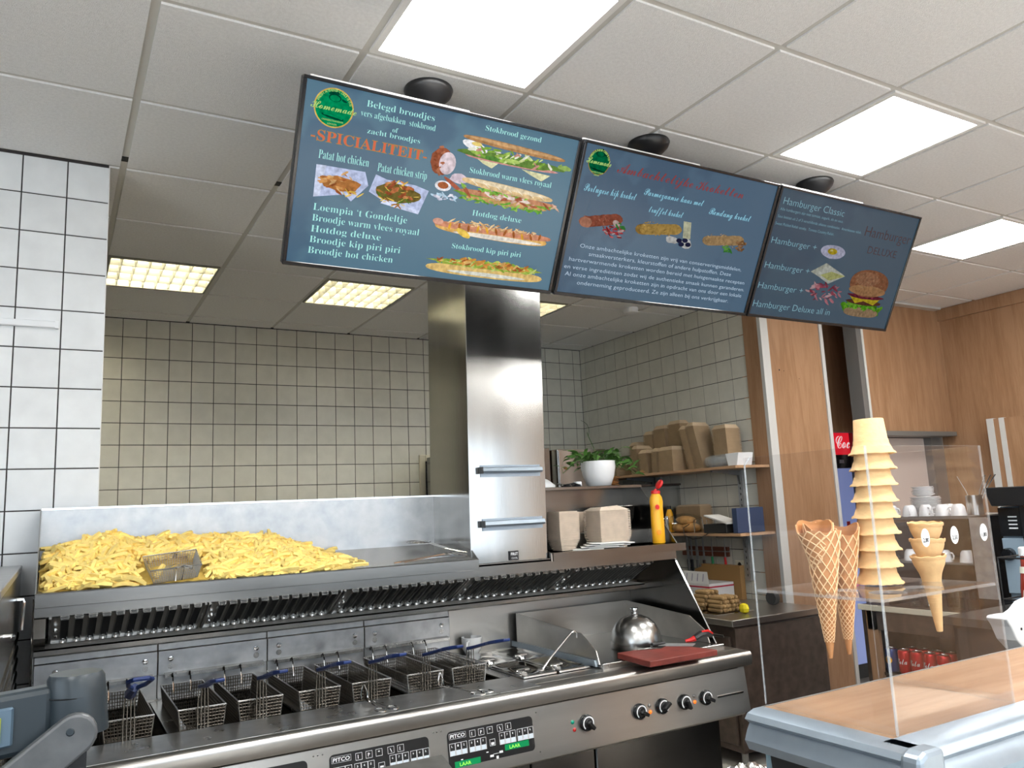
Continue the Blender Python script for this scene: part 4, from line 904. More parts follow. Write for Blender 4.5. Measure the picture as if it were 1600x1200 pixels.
# ================================================================ ON THE WORKTOP
def tongs(x0,y0,x1,y1,lab):
    t=thing('tongs',lab,'tongs',((x0+x1)/2,(y0+y1)/2,.902)); a=Vector((x0,y0,0)); b=Vector((x1,y1,0)); d=(b-a); L=d.length; d.normalize(); n=Vector((-d.y,d.x,0))
    P=lambda s,w,z: tuple(a+d*(s*L)+n*w+Vector((0,0,z)))
    for sg in (-1,1):
        g=G(); g.tube([P(0,sg*.002,.955),P(.01,sg*.012,.93),P(.03,sg*.012,.911),P(.25,sg*.006,.909),P(.6,sg*.012,.906),P(.72,sg*.016,.905)],.0024,6); g.build('arm',CHROME,t,smooth=True)
        g=G(); g.tube([P(.72+.14*(1-math.cos(q)),sg*(.022)+.016*math.sin(q),.906) for q in [2*PI*k/12 for k in range(12)]],.0032,6,True); g.build('ring_end',CHROME,t,smooth=True)
tongs(.968,2.795,.985,2.585,'chrome frying tongs with ring handles on the worktop below the sixth basket'); tongs(1.262,2.80,1.350,2.585,'chrome tongs lying on the worktop before the last frying basket')
t=thing('cup','round white porcelain cup behind the last basket, beside the pan lids','cup',(1.655,3.335,.9))
G().lathe([(.022,0),(.030,.004),(.043,.03),(.047,.060),(.047,.078),(.0445,.078),(.044,.06),(.038,.03),(.02,.008)],28,(1.66,3.325,.90)).build('bowl',WHITEC,t,smooth=50)
G().tube([(1.628,3.292,.965),(1.610,3.272,.962),(1.605,3.268,.945),(1.615,3.277,.928),(1.632,3.294,.925)],.0045,8).build('handle',WHITEC,t,smooth=True)
t=thing('ladle','thin steel ladle with hooked handle leaning from the front lids','ladle',(1.75,2.78,.905))
G().tube([(1.690,2.775,.912),(1.745,2.79,.952),(1.84,2.80,1.022),(1.852,2.80,1.031),(1.866,2.80,1.034),(1.876,2.80,1.026),(1.877,2.80,1.008)],.0042,8).build('handle',CHROME,t,smooth=True)
G().lathe([(.012,.0),(.016,.004),(.014,.008)],12,(1.682,2.773,.9065)).build('foot',CHROME,t)
t=thing('cloche','domed stainless steel cloche with knob on the griddle','cloche',(2.255,2.895,.913))
G().lathe([(.112,0),(.114,.003),(.112,.035),(.104,.070),(.088,.100),(.062,.124),(.030,.137),(.012,.139)],48,(2.255,2.895,.913)).build('dome',STEELW if False else STEEL,t,smooth=60)
G().lathe([(.012,.137),(.018,.141),(.018,.145),(.011,.150),(.011,.157),(.018,.163),(.0175,.168),(.006,.170)],24,(2.255,2.895,.913)).build('knob',CHROME,t,smooth=50)
t=thing('cutting_board','thick dark red cutting board at the front edge of the griddle','cutting board',(2.16,2.56,.913))
g=G().prism([(1.985,2.475),(2.335,2.478),(2.285,2.70),(2.005,2.705)],'z',.9215,.944); g.build('board',REDB,t,bevel=.002)
t=thing('spatula','steel griddle spatula with black and red handle on the cutting board','spatula',(2.30,2.66,.946))
G().add([(2.215,2.70,.947),(2.315,2.60,.947),(2.345,2.615,.951),(2.25,2.725,.951),(2.215,2.70,.945),(2.315,2.60,.945),(2.345,2.615,.948),(2.25,2.725,.948)],[(0,1,2,3),(7,6,5,4),(0,4,5,1),(1,5,6,2),(2,6,7,3),(3,7,4,0)]).build('blade',GREYL,t)
G().tube([(2.335,2.665,.955),(2.355,2.655,.958),(2.372,2.645,.965)],[.006,.009,.013],8).build('ferrule',RED,t,smooth=True)
G().tube([(2.370,2.645,.966),(2.40,2.64,.978),(2.435,2.64,.978),(2.465,2.645,.966)],[.0135,.0155,.014,.010],8).build('handle',BLACK,t,smooth=True)
G().tube([(2.40,2.632,.990),(2.435,2.632,.990),(2.466,2.640,.975)],[.004,.006,.005],6).build('handle_inlay',RED,t,smooth=True)
t=thing('knife','black handled knife lying half under the spatula on the board','knife',(2.18,2.68,.946))
G().prism([(2.09,2.69),(2.19,2.65),(2.235,2.675),(2.20,2.70)],'z',.945,.947).build('blade',STEELD,t)
G().box(2.19,2.26,2.70,2.722,.945,.958).build('handle',BLACK,t,bevel=.004)

# ---- on the hood shelf
def tray_stack(t,x,y,z,w0,w1,d0,d1,n,h,m,top=True,name='trays'):
    """nested trays: each rim stands out as a thin rib"""
    g=G(); 
    for i in range(n):
        a=z+h*i/n; b=a+h/n*.55; s=1
        wv=lambda k:(w0+(w1-w0)*k)
        kk=min(1,i/max(1,n*.28)); ww=w0+(w1-w0)*kk; dd=d0+(d1-d0)*kk; j=R.uniform(-.0012,.0012)
        g.box(x-ww+j,x+ww+j,y-dd+j,y+dd+j,a,b); g.box(x-ww*.90+j,x+ww*.90+j,y-dd*.90+j,y+dd*.90+j,b,a+h/n)
    return g.build(name,m,t)
t=thing('tray_stack','tall stack of pulp trays at the left end of the hood shelf, beside the duct','tray stack',(2.03,3.12,1.34),'stacks of pulp trays on the hood shelf')
tray_stack(t,2.035,3.10,1.341,.036,.054,.040,.058,22,.175,PULP)
t=thing('tray_stack','largest stack of pulp chip trays on the hood shelf with a pointed tray on top','tray stack',(2.28,3.10,1.34),'stacks of pulp trays on the hood shelf')
tray_stack(t,2.27,3.075,1.341,.070,.088,.050,.066,22,.170,PULP)
G().add([(2.182,3.009,1.511),(2.358,3.009,1.511),(2.358,3.141,1.511),(2.182,3.141,1.511),(2.20,3.02,1.528),(2.30,3.03,1.533),(2.345,3.12,1.524),(2.21,3.12,1.527)],[(0,1,5,4),(1,2,6,5),(2,3,7,6),(3,0,4,7),(4,5,6,7),(3,2,1,0)]).build('top_tray',PULP,t)
t=thing('tray_stack','short tray stack half hidden behind the largest one on the hood shelf','tray stack',(2.2,3.28,1.41),'stacks of pulp trays on the hood shelf')
tray_stack(t,2.22,3.30,1.409,.045,.06,.04,.055,14,.10,PULP)
for i in range(4):
    o=G().lathe([(.020,0),(.032,.036),(.036,.038),(.036,.042),(.031,.040)],20,(2.135,3.27,1.409+i*.013)).build('foam_cup',WHITEP,smooth=40); tag(o,['white foam cup at the bottom of the small stack between the tray stacks','second lowest white foam cup between the tray stacks','second highest white foam cup between the tray stacks','topmost white foam cup of the small stack between the tray stacks'][i],'cup','white foam cups on the hood shelf')
t=thing('mixing_bowl','round steel mixing bowl behind the largest tray stack','bowl',(2.45,3.30,1.409))
G().lathe([(.045,0),(.075,.02),(.098,.06),(.104,.115),(.108,.118),(.106,.121),(.100,.117),(.094,.06),(.07,.022),(.03,.005)],36,(2.475,3.29,1.409)).build('bowl',STEEL,t,smooth=50)
# napkins
for i in range(7):
    a=(-.5,-.42,-.55,-.3,-.48,-.25,-.4)[i]; cx,cy=2.17+i*.006+(.04 if i%2 else 0),3.045-.008*i; g=G().box(-.085,.085,-.062,.062,0,.0035); g.xf(Matrix.Translation((cx-.0,cy+.0,1.3405+i*.0042))@Matrix.Rotation(a,4,'Z'))
    if i==0: g=G().box(-.07,.07,-.05,.05,0,.0035); g.xf(Matrix.Translation((2.13,3.05,1.3405))@Matrix.Rotation(-.5,4,'Z'))
    o=g.build('napkin',PAPER); tag(o,['lowest white paper napkin on the hood shelf','second lowest paper napkin of the loose pile','third lowest paper napkin of the loose pile','middle paper napkin of the loose pile','third paper napkin from the top of the pile','second paper napkin from the top of the pile','topmost white paper napkin before the largest tray stack'][i],'napkin','paper napkins on the hood shelf')
# sauce bottle
t=thing('sauce_bottle','yellow squeeze bottle with open red flip cap at the right shelf end','bottle',(2.56,3.09,1.341))
g=G(); 
prof=[(.0,.030,.024),(.004,.034,.027),(.06,.0345,.0275),(.13,.034,.027),(.175,.033,.026),(.20,.036,.028),(.222,.031,.025),(.236,.022,.020),(.240,.020,.019)]
n=20; vs=[]
for z,a,b in prof: vs+=[(2.562+a*math.cos(2*PI*k/n),3.06+b*math.sin(2*PI*k/n),1.341+z) for k in range(n)]
g.add(vs,[(j*n+i,j*n+(i+1)%n,(j+1)*n+(i+1)%n,(j+1)*n+i) for j in range(len(prof)-1) for i in range(n)]+[list(range(n))[::-1],[(len(prof)-1)*n+i for i in range(n)]]); g.build('body',YEL,t,smooth=50)
G().lathe([(.021,.238),(.023,.240),(.023,.252),(.018,.255),(.008,.256),(.005,.263)],20,(2.562,3.06,1.341)).build('collar',RED,t,smooth=40)
g=G(); g.lathe([(.019,0),(.021,.004),(.019,.012),(.010,.015)],18); g.xf(Matrix.Translation((2.588,3.06,1.612))@Matrix.Rotation(math.radians(-55),4,'Y')@Matrix.Translation((.012,0,0))@Matrix.Scale(1.25,4,(1,0,0))); g.build('flip_cap',RED,t,smooth=40)
G().lathe([(.012,0),(.012,.001)],18,(2.545,3.033,1.515),(-.1,-1,.05)).build('logo',RED,t)
G().lathe([(.011,0),(.011,.001)],18,(2.547,3.033,1.395),(-.1,-1,.05)).build('badge',ORL,t)
# pot plant on the upper shelf
t=thing('potted_plant','leafy green plant in a white pot on the upper hood shelf','plant',(2.43,3.34,1.632))
G().lathe([(.052,0),(.062,.004),(.080,.05),(.089,.095),(.089,.128),(.085,.128),(.083,.10)],36,(2.43,3.34,1.632),cap1=False).build('pot',WHITEC,t,smooth=50)
G().lathe([(.082,.112),(.0,.118)],20,(2.43,3.34,1.632),cap0=False,cap1=False).build('soil',SOIL,t)
def leafm(w,l,c):
    g=G(); n=5; pr=[0,.75,1,.85,.5,.05]; vs=[]
    for i in range(n+1):
        s=i/n; z=c*math.sin(s*PI*.9); vs+=[(s*l,-w*pr[i],z+.15*w),(s*l,0,z),(s*l,w*pr[i],z+.15*w)]
    fs=[]
    for i in range(n): fs+=[(i*3,i*3+3,i*3+4,i*3+1),(i*3+1,i*3+4,i*3+5,i*3+2)]
    return g.add(vs,fs)
LM=[leafm(.011,.055,.010).mesh('leaf',LEAF,60),leafm(.014,.065,.016).mesh('leaf',LEAF,60),leafm(.009,.075,.020).mesh('leaf',LEAF,60),leafm(.008,.030,.006).mesh('leaf',LEAFR,60)]
st=G(); C0=Vector((2.43,3.34,1.75))
for i in range(34):
    a=R.uniform(0,2*PI); L=R.uniform(.08,.20); e=R.uniform(-.05,.75)
    if i%3==0: a=R.gauss(0,.5); L*=1.15
    if i%5==1: a=R.gauss(PI,.45)
    d=Vector((math.cos(a)*math.cos(e),math.sin(a)*math.cos(e)*.6,math.sin(e)*.75)); p0=C0+Vector((R.uniform(-.04,.04),R.uniform(-.04,.04),-.01)); pts=[p0+d*L*s_+Vector((0,0,.03*math.sin(s_*PI)-(.05*s_*s_ if L>.15 else 0))) for s_ in (0,.33,.66,1)]
    st.tube(pts,.0016,4)
    for s_,k in ((.45,0),(.62,1),(.8,0),(1,3 if i%6==0 else 2)):
        q=pts[0].lerp(pts[3],s_) if s_<1 else pts[3]; q=q+Vector((0,0,.02*math.sin(s_*PI)))
        o=bpy.data.objects.new('leaf',LM[k]); SC.collection.objects.link(o); o.parent=t; o.location=q-t.location; o.rotation_euler=(R.uniform(-.9,.9),R.uniform(-.7,.6),a+R.uniform(-1.1,1.1)); sc_=R.uniform(.7,1.15); o.scale=(sc_,sc_,sc_)
st.tube([C0,C0+Vector((-.02,0,.08)),C0+Vector((-.05,0,.14)),C0+Vector((-.055,0,.16))],.002,4)
tag(st.build('stems',LEAF,t),kind='stuff')
o=bpy.data.objects.new('leaf',LM[2]); SC.collection.objects.link(o); o.parent=t; o.location=C0+Vector((-.05,0,.14))-t.location; o.rotation_euler=(0,-1.1,2.6); o.scale=(1.2,1.2,1.2)
t=thing('cloth','folded white cloth on the upper hood shelf beside the duct','cloth',(2.05,3.32,1.632))
g=G(); g.lathe([(.10,0),(.10,.012),(.07,.040),(.03,.058),(.008,.062)],20); g.xf(Matrix.Translation((2.03,3.36,1.6325))@Matrix.Scale(1.3,4,(1,0,0))); g.build('folds',WHITEP,t,smooth=50)
t=thing('sunglasses','black sunglasses lying on the upper hood shelf before the plant pot','sunglasses',(2.23,3.32,1.634))
G().lathe([(.024,0),(.026,.004),(.020,.012)],16,(2.20,3.30,1.6325)).lathe([(.024,0),(.026,.004),(.020,.012)],16,(2.262,3.30,1.6325)).build('lenses',BLACKG,t,smooth=40)
G().tube([(2.175,3.30,1.640),(2.19,3.36,1.652),(2.25,3.385,1.645)],.003,5).tube([(2.285,3.30,1.640),(2.28,3.35,1.652),(2.22,3.38,1.642)],.003,5).tube([(2.22,3.285,1.643),(2.242,3.285,1.643)],.003,5).build('frame',BLACK,t,smooth=True)
G().box(2.29,2.325,3.34,3.37,1.6325,1.660).build('case',WHITEP,t,bevel=.004)

# ================================================================ KITCHEN BEHIND THE RANGE
# two long shelves on the side wall with their uprights
sh=thing('wall_shelf','upper beech shelf on the tiled side wall, loaded with takeaway boxes','shelf',(4.1,4.6,1.755),'beech shelves on the side wall')
G().box(3.90,4.22,3.83,5.62,1.738,1.756).build('board',WOODS,sh,bevel=.001)
for y in (4.10,5.05): G().prism([(3.95,1.738),(4.236,1.738),(4.236,1.60),(4.222,1.60),(4.20,1.70),(3.95,1.726)],'y',y,y+.018).build('bracket',GREYT,sh)
sh2=thing('wall_shelf','lower beech shelf on the tiled side wall with bread and bottles','shelf',(4.1,4.4,1.3),'beech shelves on the side wall')
G().box(3.90,4.236,3.84,5.10,1.292,1.310).build('board',WOODS,sh2,bevel=.001)
for y in (4.10,4.98): G().prism([(3.95,1.292),(4.236,1.292),(4.236,1.16),(4.222,1.16),(4.20,1.26),(3.95,1.28)],'y',y,y+.018).build('bracket',GREYT,sh2)
for y,l in ((4.10,'grey slotted shelf upright on the side wall near the wood pillar'),(4.98,'grey slotted shelf upright on the side wall behind the cardboard box')):
    t=thing('shelf_upright',l,'upright',(4.22,y,.97)); G().box(4.214,4.2385,y-.014,y+.032,.97 if y<4.5 else .95,1.735).build('rail',GREYL,t)
    g=G()
    for k in range(18): g.box(4.2125,4.2145,y+.006,y+.012,1.0+k*.04,1.016+k*.04)
    g.build('slots',INK,t)
# stacks of kraft boxes: leaning ribbed columns with a chamfered lid
def boxstack(x,y,z,wy,wx,h,lean,lab,n=None,topc=True,dz=.028):
    t=thing('box_stack',lab,'box stack',(x,y,z),'stacks of kraft takeaway boxes on the upper shelf'); n=n or max(6,int(h/.0105)); g=G()
    for i in range(n):
        a=h*i/n; b=a+h/n*.6; o=lean*(a/h)
        g.box(x-wx,x+wx,y-wy+o,y+wy+o,z+a,z+b); g.box(x-wx+.007,x+wx-.007,y-wy+.007+o,y+wy-.007+o,z+b,z+a+h/n)
    g.build('nested_boxes',CARD,t)
    o=lean; c=.018
    G().add([(x-wx,y-wy+o,z+h),(x+wx,y-wy+o,z+h),(x+wx,y+wy+o,z+h),(x-wx,y+wy+o,z+h),(x-wx+c,y-wy+c+o,z+h+dz),(x+wx-c,y-wy+c+o,z+h+dz),(x+wx-c,y+wy-c+o,z+h+dz),(x-wx+c,y+wy-c+o,z+h+dz)],[(4,5,6,7),(0,1,5,4),(1,2,6,5),(2,3,7,6),(3,0,4,7),(3,2,1,0)]).build('lid',CARDL,t)
Zs=1.7565
BS=[(4.00,5.20,.060,.08,.115,0,'low box stack at the far left of the shelf behind the plant'),
(4.13,5.10,.05,.06,.27,0,'tall dim box stack directly behind the plant leaves'),
(4.00,4.915,.036,.08,.225,-.01,'narrow box stack, first right of the plant, at the shelf front'),
(4.00,4.795,.050,.08,.185,.01,'box stack second right of the plant with a narrow peaked lid'),
(4.14,4.78,.070,.06,.37,0,'wide box stack towering at the left of the shelf, tallest front lid'),
(4.14,4.92,.055,.06,.34,0,'box stack at the wall left of the towering one'),
(3.985,4.668,.030,.07,.185,-.005,'narrow low box stack just left of the broad low stack'),
(3.985,4.535,.078,.07,.185,0,'broad low box stack in the front middle of the shelf'),
(4.16,4.64,.07,.05,.395,0,'tallest box stack against the wall, its light lid topmost of all'),
(4.15,4.535,.028,.05,.34,.02,'slim box stack behind the broad low one, left'),
(4.15,4.462,.028,.05,.33,.03,'slim box stack behind the broad low one, middle'),
(4.15,4.392,.030,.05,.325,.05,'slim leaning box stack behind the broad low one, right'),
(4.08,4.36,.034,.08,.33,.07,'tall box stack leaning left, right of the broad low stack'),
(4.08,4.27,.040,.08,.345,.08,'leaning tall box stack with a wide lid, left of the rightmost'),
(4.12,4.10,.068,.07,.30,.01,'rightmost tall box stack, above the clear plastic cups')]
for i,b in enumerate(BS): boxstack(b[0],b[1],Zs,b[2],b[3],b[4]-.028,b[5],b[6])
for i in range(9):
    y=4.205-.0225*i; o=G().lathe([(.034,0),(.036,.004),(.043,.04),(.045,.042)],18,(4.02,y,Zs+.046),(0,-1,0),cap1=False).build('plastic_cup',ACRE,smooth=40); tag(o,['first','second','third','fourth','fifth','sixth','seventh','eighth','last'][i]+' clear plastic cup from the left in the sideways nested row on the upper shelf','cup','nested clear cups on the upper shelf')
t=thing('white_tub','white plastic tub at the right end of the upper shelf','tub',(4.02,3.90,Zs)); G().prism([(3.865,Zs),(3.945,Zs),(3.965,Zs+.085),(3.842,Zs+.085)],'x',3.95,4.09).build('tub',WHITEP,t,bevel=.003)
for o in t.children: pass
# lower shelf goods
t=thing('sauce_bottle','smaller yellow mustard bottle behind the large one on the lower shelf','bottle',(4.05,4.80,1.311))
G().lathe([(.028,0),(.030,.005),(.030,.12),(.020,.15),(.014,.165)],20,(4.05,4.80,1.311)).build('body',YEL,t,smooth=50); G().lathe([(.016,.165),(.016,.185),(.006,.20)],14,(4.05,4.80,1.311)).build('cap',BLACK,t,smooth=40); G().box(4.018,4.021,4.785,4.815,1.34,1.43).build('label',LABW,t)
t=thing('sauce_bottle','yellow bottle with dark cap next to the kraft stack on the lower shelf','bottle',(4.06,4.71,1.311))
G().lathe([(.026,0),(.028,.005),(.028,.13),(.018,.16),(.014,.17)],20,(4.06,4.705,1.311)).build('body',YEL,t,smooth=50); G().lathe([(.016,.17),(.016,.195)],14,(4.06,4.705,1.311)).build('cap',BLACK,t,smooth=40); G().box(4.029,4.033,4.69,4.72,1.33,1.43).build('label',WHITEP,t)
boxstack(4.14,4.52,1.3115,.13,.06,.185,0,'wide low stack of kraft boxes on the lower shelf behind the bread',16,dz=.012)
for k,y in enumerate((4.66,4.62)):
    t=thing('glass_jar',('clear glass jar left of the bread on the lower shelf','second clear glass jar touching the bread bag')[k],'jar',(4.0,y,1.311)); G().lathe([(.016,0),(.018,.004),(.018,.07),(.012,.085),(.013,.10)],16,(3.96,y,1.311)).build('glass',GLASS,t,smooth=40); G().lathe([(.0135,.10),(.0135,.108)],14,(3.96,y,1.311)).build('rim',CHROME,t)
t=thing('bread_bag','loaves of brown bread in a clear bag on the lower shelf','bread',(4.02,4.45,1.311))
for k,(y,z,a,b) in enumerate(((4.50,.035,.075,.035),(4.40,.035,.075,.035),(4.45,.085,.085,.035))):
    g=G(); n=14; g.lathe([(.2,-1.0),(.7,-.8),(.95,-.4),(1,0),(.95,.4),(.7,.8),(.2,1.0)],n,(0,0,0),(0,1,0)); g.xf(Matrix.Translation((3.99,y,1.312+z))@Matrix.Diagonal((.055,a,b,1))); g.build('loaf',BREAD,t,smooth=60)
g=G(); g.lathe([(.2,-1.0),(.75,-.8),(.97,-.4),(1.03,0),(.97,.4),(.75,.8),(.2,1.0)],16,(0,0,0),(0,1,0)); g.xf(Matrix.Translation((3.985,4.45,1.378))@Matrix.Diagonal((.068,.17,.068,1)));
for i,v in enumerate(g.v): g.v[i]=(v[0]+R.uniform(-.004,.004),v[1],v[2]+R.uniform(-.004,.006))
g.build('plastic_bag',GLASS,t)
t=thing('wire_rack','small chrome rack with folded papers right of the bread','rack',(4.0,4.15,1.311))
G().tube([(3.93,4.30,1.312),(3.93,4.30,1.40),(3.93,4.22,1.42),(3.93,4.20,1.312)],.003,5).tube([(4.05,4.30,1.312),(4.05,4.30,1.40),(4.05,4.22,1.42),(4.05,4.20,1.312)],.003,5).build('wires',CHROME,t)
G().box(3.92,4.06,3.98,4.20,1.312,1.372).build('black_tray',BLACKM,t,bevel=.004)
g=G().box(-.07,.07,-.11,.11,0,.004).box(-.07,.07,-.11,.11,.006,.009); g.xf(Matrix.Translation((3.96,4.05,1.40))@Matrix.Rotation(.25,4,'X')); g.build('paper',PAPER,t)
t=thing('binder','dark blue binder standing at the right end of the lower shelf','binder',(4.05,3.91,1.311)); G().box(3.93,4.18,3.885,3.93,1.311,1.475).build('cover',mat('navy',(.03,.05,.11),.5),t,bevel=.002)
G().box(3.935,4.175,3.89,3.925,1.313,1.470).build('pages',PAPER,t)
t=thing('cable','thin black cable looping under the lower shelf edge','cable',(3.9,4.3,1.28)); G().tube([(3.94,4.36,1.372),(3.89,4.37,1.35),(3.885,4.36,1.30),(3.888,4.28,1.272),(3.888,4.2,1.28),(3.895,4.13,1.312),(3.92,4.10,1.318)],.0028,6).build('wire',BLACK,t,smooth=True)
# knife rack
t=thing('knife_rack','red-brown wooden magnetic knife rack on the side wall','knife rack',(4.22,4.5,1.18)); G().box(4.216,4.239,4.29,4.77,1.128,1.160).box(4.216,4.239,4.29,4.77,1.168,1.197).build('bar',mat('mahogany',(.16,.045,.02),.4),t,bevel=.002)
kn=[(4.70,.10,.20,None,GREYT,'broad cleaver, leftmost on the knife rack'),(4.66,.018,.24,None,BLACK,'long knife with black handle, second on the rack'),(4.60,.030,.26,None,GREYT,'grey sharpening steel, third on the rack'),(4.53,.018,.25,None,BROWN,'knife with a brown handle, fourth on the rack'),(4.44,.010,.10,None,GREEN,'small knife with green handle on the rack'),(4.31,.012,.14,None,RED,'knife with long red handle, rightmost on the rack')]
for y,wd,L,_,hm,l in kn:
    wd=min(wd,.03); t=thing('kitchen_knife',l,'knife',(4.21,y,1.15),'knives on the wall rack'); zt=1.335 if hm in (GREYT,BLACK,BROWN) and y>4.5 else 1.18
    if zt>1.3: G().prism([(y-wd/2,1.10),(y+wd/2,1.10),(y+wd/2,1.26),(y-wd*.1,zt-.03)],'x',4.211,4.2145).build('blade',GREYL,t); G().box(4.203,4.219-.003,y-.012,y+.012,.985,1.10).build('handle',hm,t,bevel=.003)
    else: G().prism([(y-wd/2,1.12),(y+wd/2,1.12),(y+wd/2,1.20),(y,1.26)],'x',4.211,4.2145).build('blade',GREYL,t); G().tube([(4.208,y,1.125),(4.206,y-.006,1.0)],[.008,.012],8).build('handle',hm,t,smooth=True)
# socket and plug
t=thing('wall_socket','cream double wall socket with a black plug on the side wall','socket',(4.23,4.19,1.04)); G().box(4.225,4.239,4.148,4.235,.985,1.105).build('plate',CREAM,t,bevel=.004)
for z in (1.075,1.020): G().lathe([(.022,0),(.022,.003),(.019,.003),(.018,-.004)],18,(4.225,4.192,z),(-1,0,0),cap1=True).build('recess',CREAM,t,smooth=30)
G().lathe([(.019,0),(.019,.03),(.010,.04)],16,(4.224,4.192,1.020),(-1,0,0)).build('plug',BLACK,t,smooth=40); G().tube([(4.186,4.192,1.015),(4.180,4.19,.98),(4.20,4.17,.90),(4.205,4.15,.845)],.004,6).build('plug_cable',BLACK,t,smooth=True)
# refrigerated counter
t=thing('refrigerated_counter','stainless refrigerated counter along the side wall, dark panelled front','counter',(3.85,4.6,0))
G().box(3.43,4.238,3.50,4.93,.805,.842).build('top',STEELH,t,bevel=.003)
G().box(3.47,4.238,3.53,4.93,.10,.805).build('body',BROWN,t)
for k,y in enumerate((3.56,4.02,4.48)):
    d=G().box(3.452,3.47,y,y+.44,.14,.74).build('door',BROWN,t,bevel=.003); G().box(3.438,3.452,y+.03,y+.41,.735,.752).build('door_handle',CHROME,d,bevel=.002)
G().box(3.46,4.20,3.515,3.53,.12,.79).build('end_panel',BROWN,t)
g=G()
for i in range(12):
    for j in range(10): g.box(3.462,3.469,3.60+j*.014,3.609+j*.014,.20+i*.03,.216+i*.03)
tag(g.build('vent_holes',INK,t),kind='stuff')
g=G(); 
for x,y in ((3.5,3.56),(4.2,3.56),(3.5,4.88),(4.2,4.88)): g.lathe([(.02,0),(.02,.10)],10,(x,y,0))
tag(g.build('feet',GREYT,t),'grey adjustable feet')
# tray of croquettes
t=thing('croquette_tray','flat steel tray under the heap of croquettes on the counter','tray',(3.72,3.86,.842)); G().box(3.50,3.82,3.70,4.10,.8425,.848).build('tray',CHROME,t,bevel=.002)
c0=G().lathe([(.006,-.058),(.012,-.054),(.0135,-.045),(.0135,.045),(.012,.054),(.006,.058)],12,(0,0,0),(0,1,0)).mesh('croquette',CROQ,60)
lay=[(7,0),(7,1),(6,2),(5,3),(4,4)]; ci=0
rowsn=['bottom','second','third','fourth','top']
for n_,lv in lay:
    for i in range(n_):
        for yy in (3.79,3.95):
            if lv==4 and yy<3.9: continue
            ci+=1; x=3.66+(i-(n_-1)/2)*.0275; o=place('croquette',c0,None,(x,yy+R.uniform(-.012,.012)+.0*lv,.862+lv*.0235),(R.uniform(0,3) if False else 0,0,R.uniform(-.06,.06)))
            tag(o,'crumbed brown croquette, %s from left in the %s layer, %s row of the pile'%(['first','second','third','fourth','fifth','sixth','seventh'][i],rowsn[lv],'front' if yy<3.9 else 'back'),'croquette','croquettes piled on the counter')
t=thing('price_tag','crumpled yellow tag beside the croquettes','tag',(3.72,3.66,.85)); g=G().lathe([(.01,0),(.030,.008),(.036,.03),(.028,.052),(.01,.06)],9); g.xf(Matrix.Translation((3.70,3.665,.8425))@Matrix.Diagonal((.7,1,1,1))); g.build('tag',YTAG,t)
# printed carton with open flap and a plain carton behind
t=thing('carton','open white carton with red and blue stripes on the counter by the wall','carton',(4.05,4.36,.842))
WB=mat('carton_white',(.66,.65,.66),.7); RS=mat('carton_red',(.42,.02,.05),.6); BS_=mat('carton_blue',(.015,.02,.14),.6)
x0,x1,y0,y1,z0,z1=3.93,4.16,4.20,4.47,.843,.965
G().box(x0,x1,y0,y1,z0,z1).build('box',WB,t)
G().box(x0-.001,x1+.001,y0-.001,y1+.001,.938,.948).build('red_band',RS,t); G().box(x0-.001,x1+.001,y0-.001,y1+.001,.850,.859).build('blue_band',BS_,t)
G().add([(x0-.0015,y0+.02,.859),(x0-.0015,y0+.05,.859),(x0-.0015,y0,.938),(x0-.0015,y0,.92)],[(0,1,2,3)]).build('red_slash',RS,t)
G().add([(x0,y0,.965),(x0,y1,.965),(x0+.02,y1+.02,1.045),(x0+.02,y0+.03,1.045)],[(0,1,2,3)]).build('flap',WB,t)
g=G()
for k in range(4): y=y0+.06+k*.055; g.add([(x0+.002,y,.98),(x0+.002,y+.005,.98),(x0+.016,y+.008,1.03),(x0+.016,y+.003,1.03)],[(0,1,2,3)])
g.build('flap_print',BS_,t)
g=G(); put_text(g,'Kroketten',(x0-.0015,y1-.09,.905),(0,-1,0),(0,0,1),.085,.008,.73,1); g.build('print',BS_,t)
t=thing('carton','plain brown cardboard box standing behind the striped carton','carton',(4.18,4.35,.842)); G().box(4.17,4.212,4.14,4.52,.843,1.075).build('box',CARDB,t)
G().add([(4.19,4.52,.96),(4.19,4.60,.93),(4.19,4.62,1.03),(4.19,4.52,1.06)],[(0,1,2,3)]).build('flap',CARDB,t)
t=thing('tape_dispenser','small dark round tape dispenser on the counter near the socket','dispenser',(4.12,3.80,.842)); G().lathe([(.042,-.02),(.045,-.015),(.045,.015),(.042,.02)],20,(4.10,3.80,.888),(1,0,.0)).build('reel',BLACKM,t,smooth=40)
# steel cabinets at the back
t=thing('steel_cabinet','tall dark steel cabinet at the back, edge seen right of the duct','cabinet',(3.1,5.3,0)); G().box(2.60,3.215,5.02,5.9,0,1.975).build('body',STEELD,t,bevel=.003)
G().box(2.61,3.205,5.01,5.02,.1,1.96).build('door',STEELD,t)
t=thing('steel_cabinet','bright steel cabinet at the back behind the plant','cabinet',(3.5,5.3,0)); G().box(3.27,3.72,5.0,5.85,0,1.965).build('body',STEEL,t,bevel=.003); G().box(3.275,3.715,4.99,5.0,.1,1.955).build('door',STEEL,t,bevel=.002); G().box(3.68,3.695,4.975,4.99,1.2,1.7).build('door_handle',CHROME,t)
t=thing('wood_panel','orange-brown board between the two steel cabinets','panel',(3.24,5.2,0)); G().box(3.225,3.262,5.1,5.8,0,1.965).build('board',ORANGEB,t); G().box(3.228,3.259,5.095,5.1,.02,1.96).build('edge_band',CREAM,t)
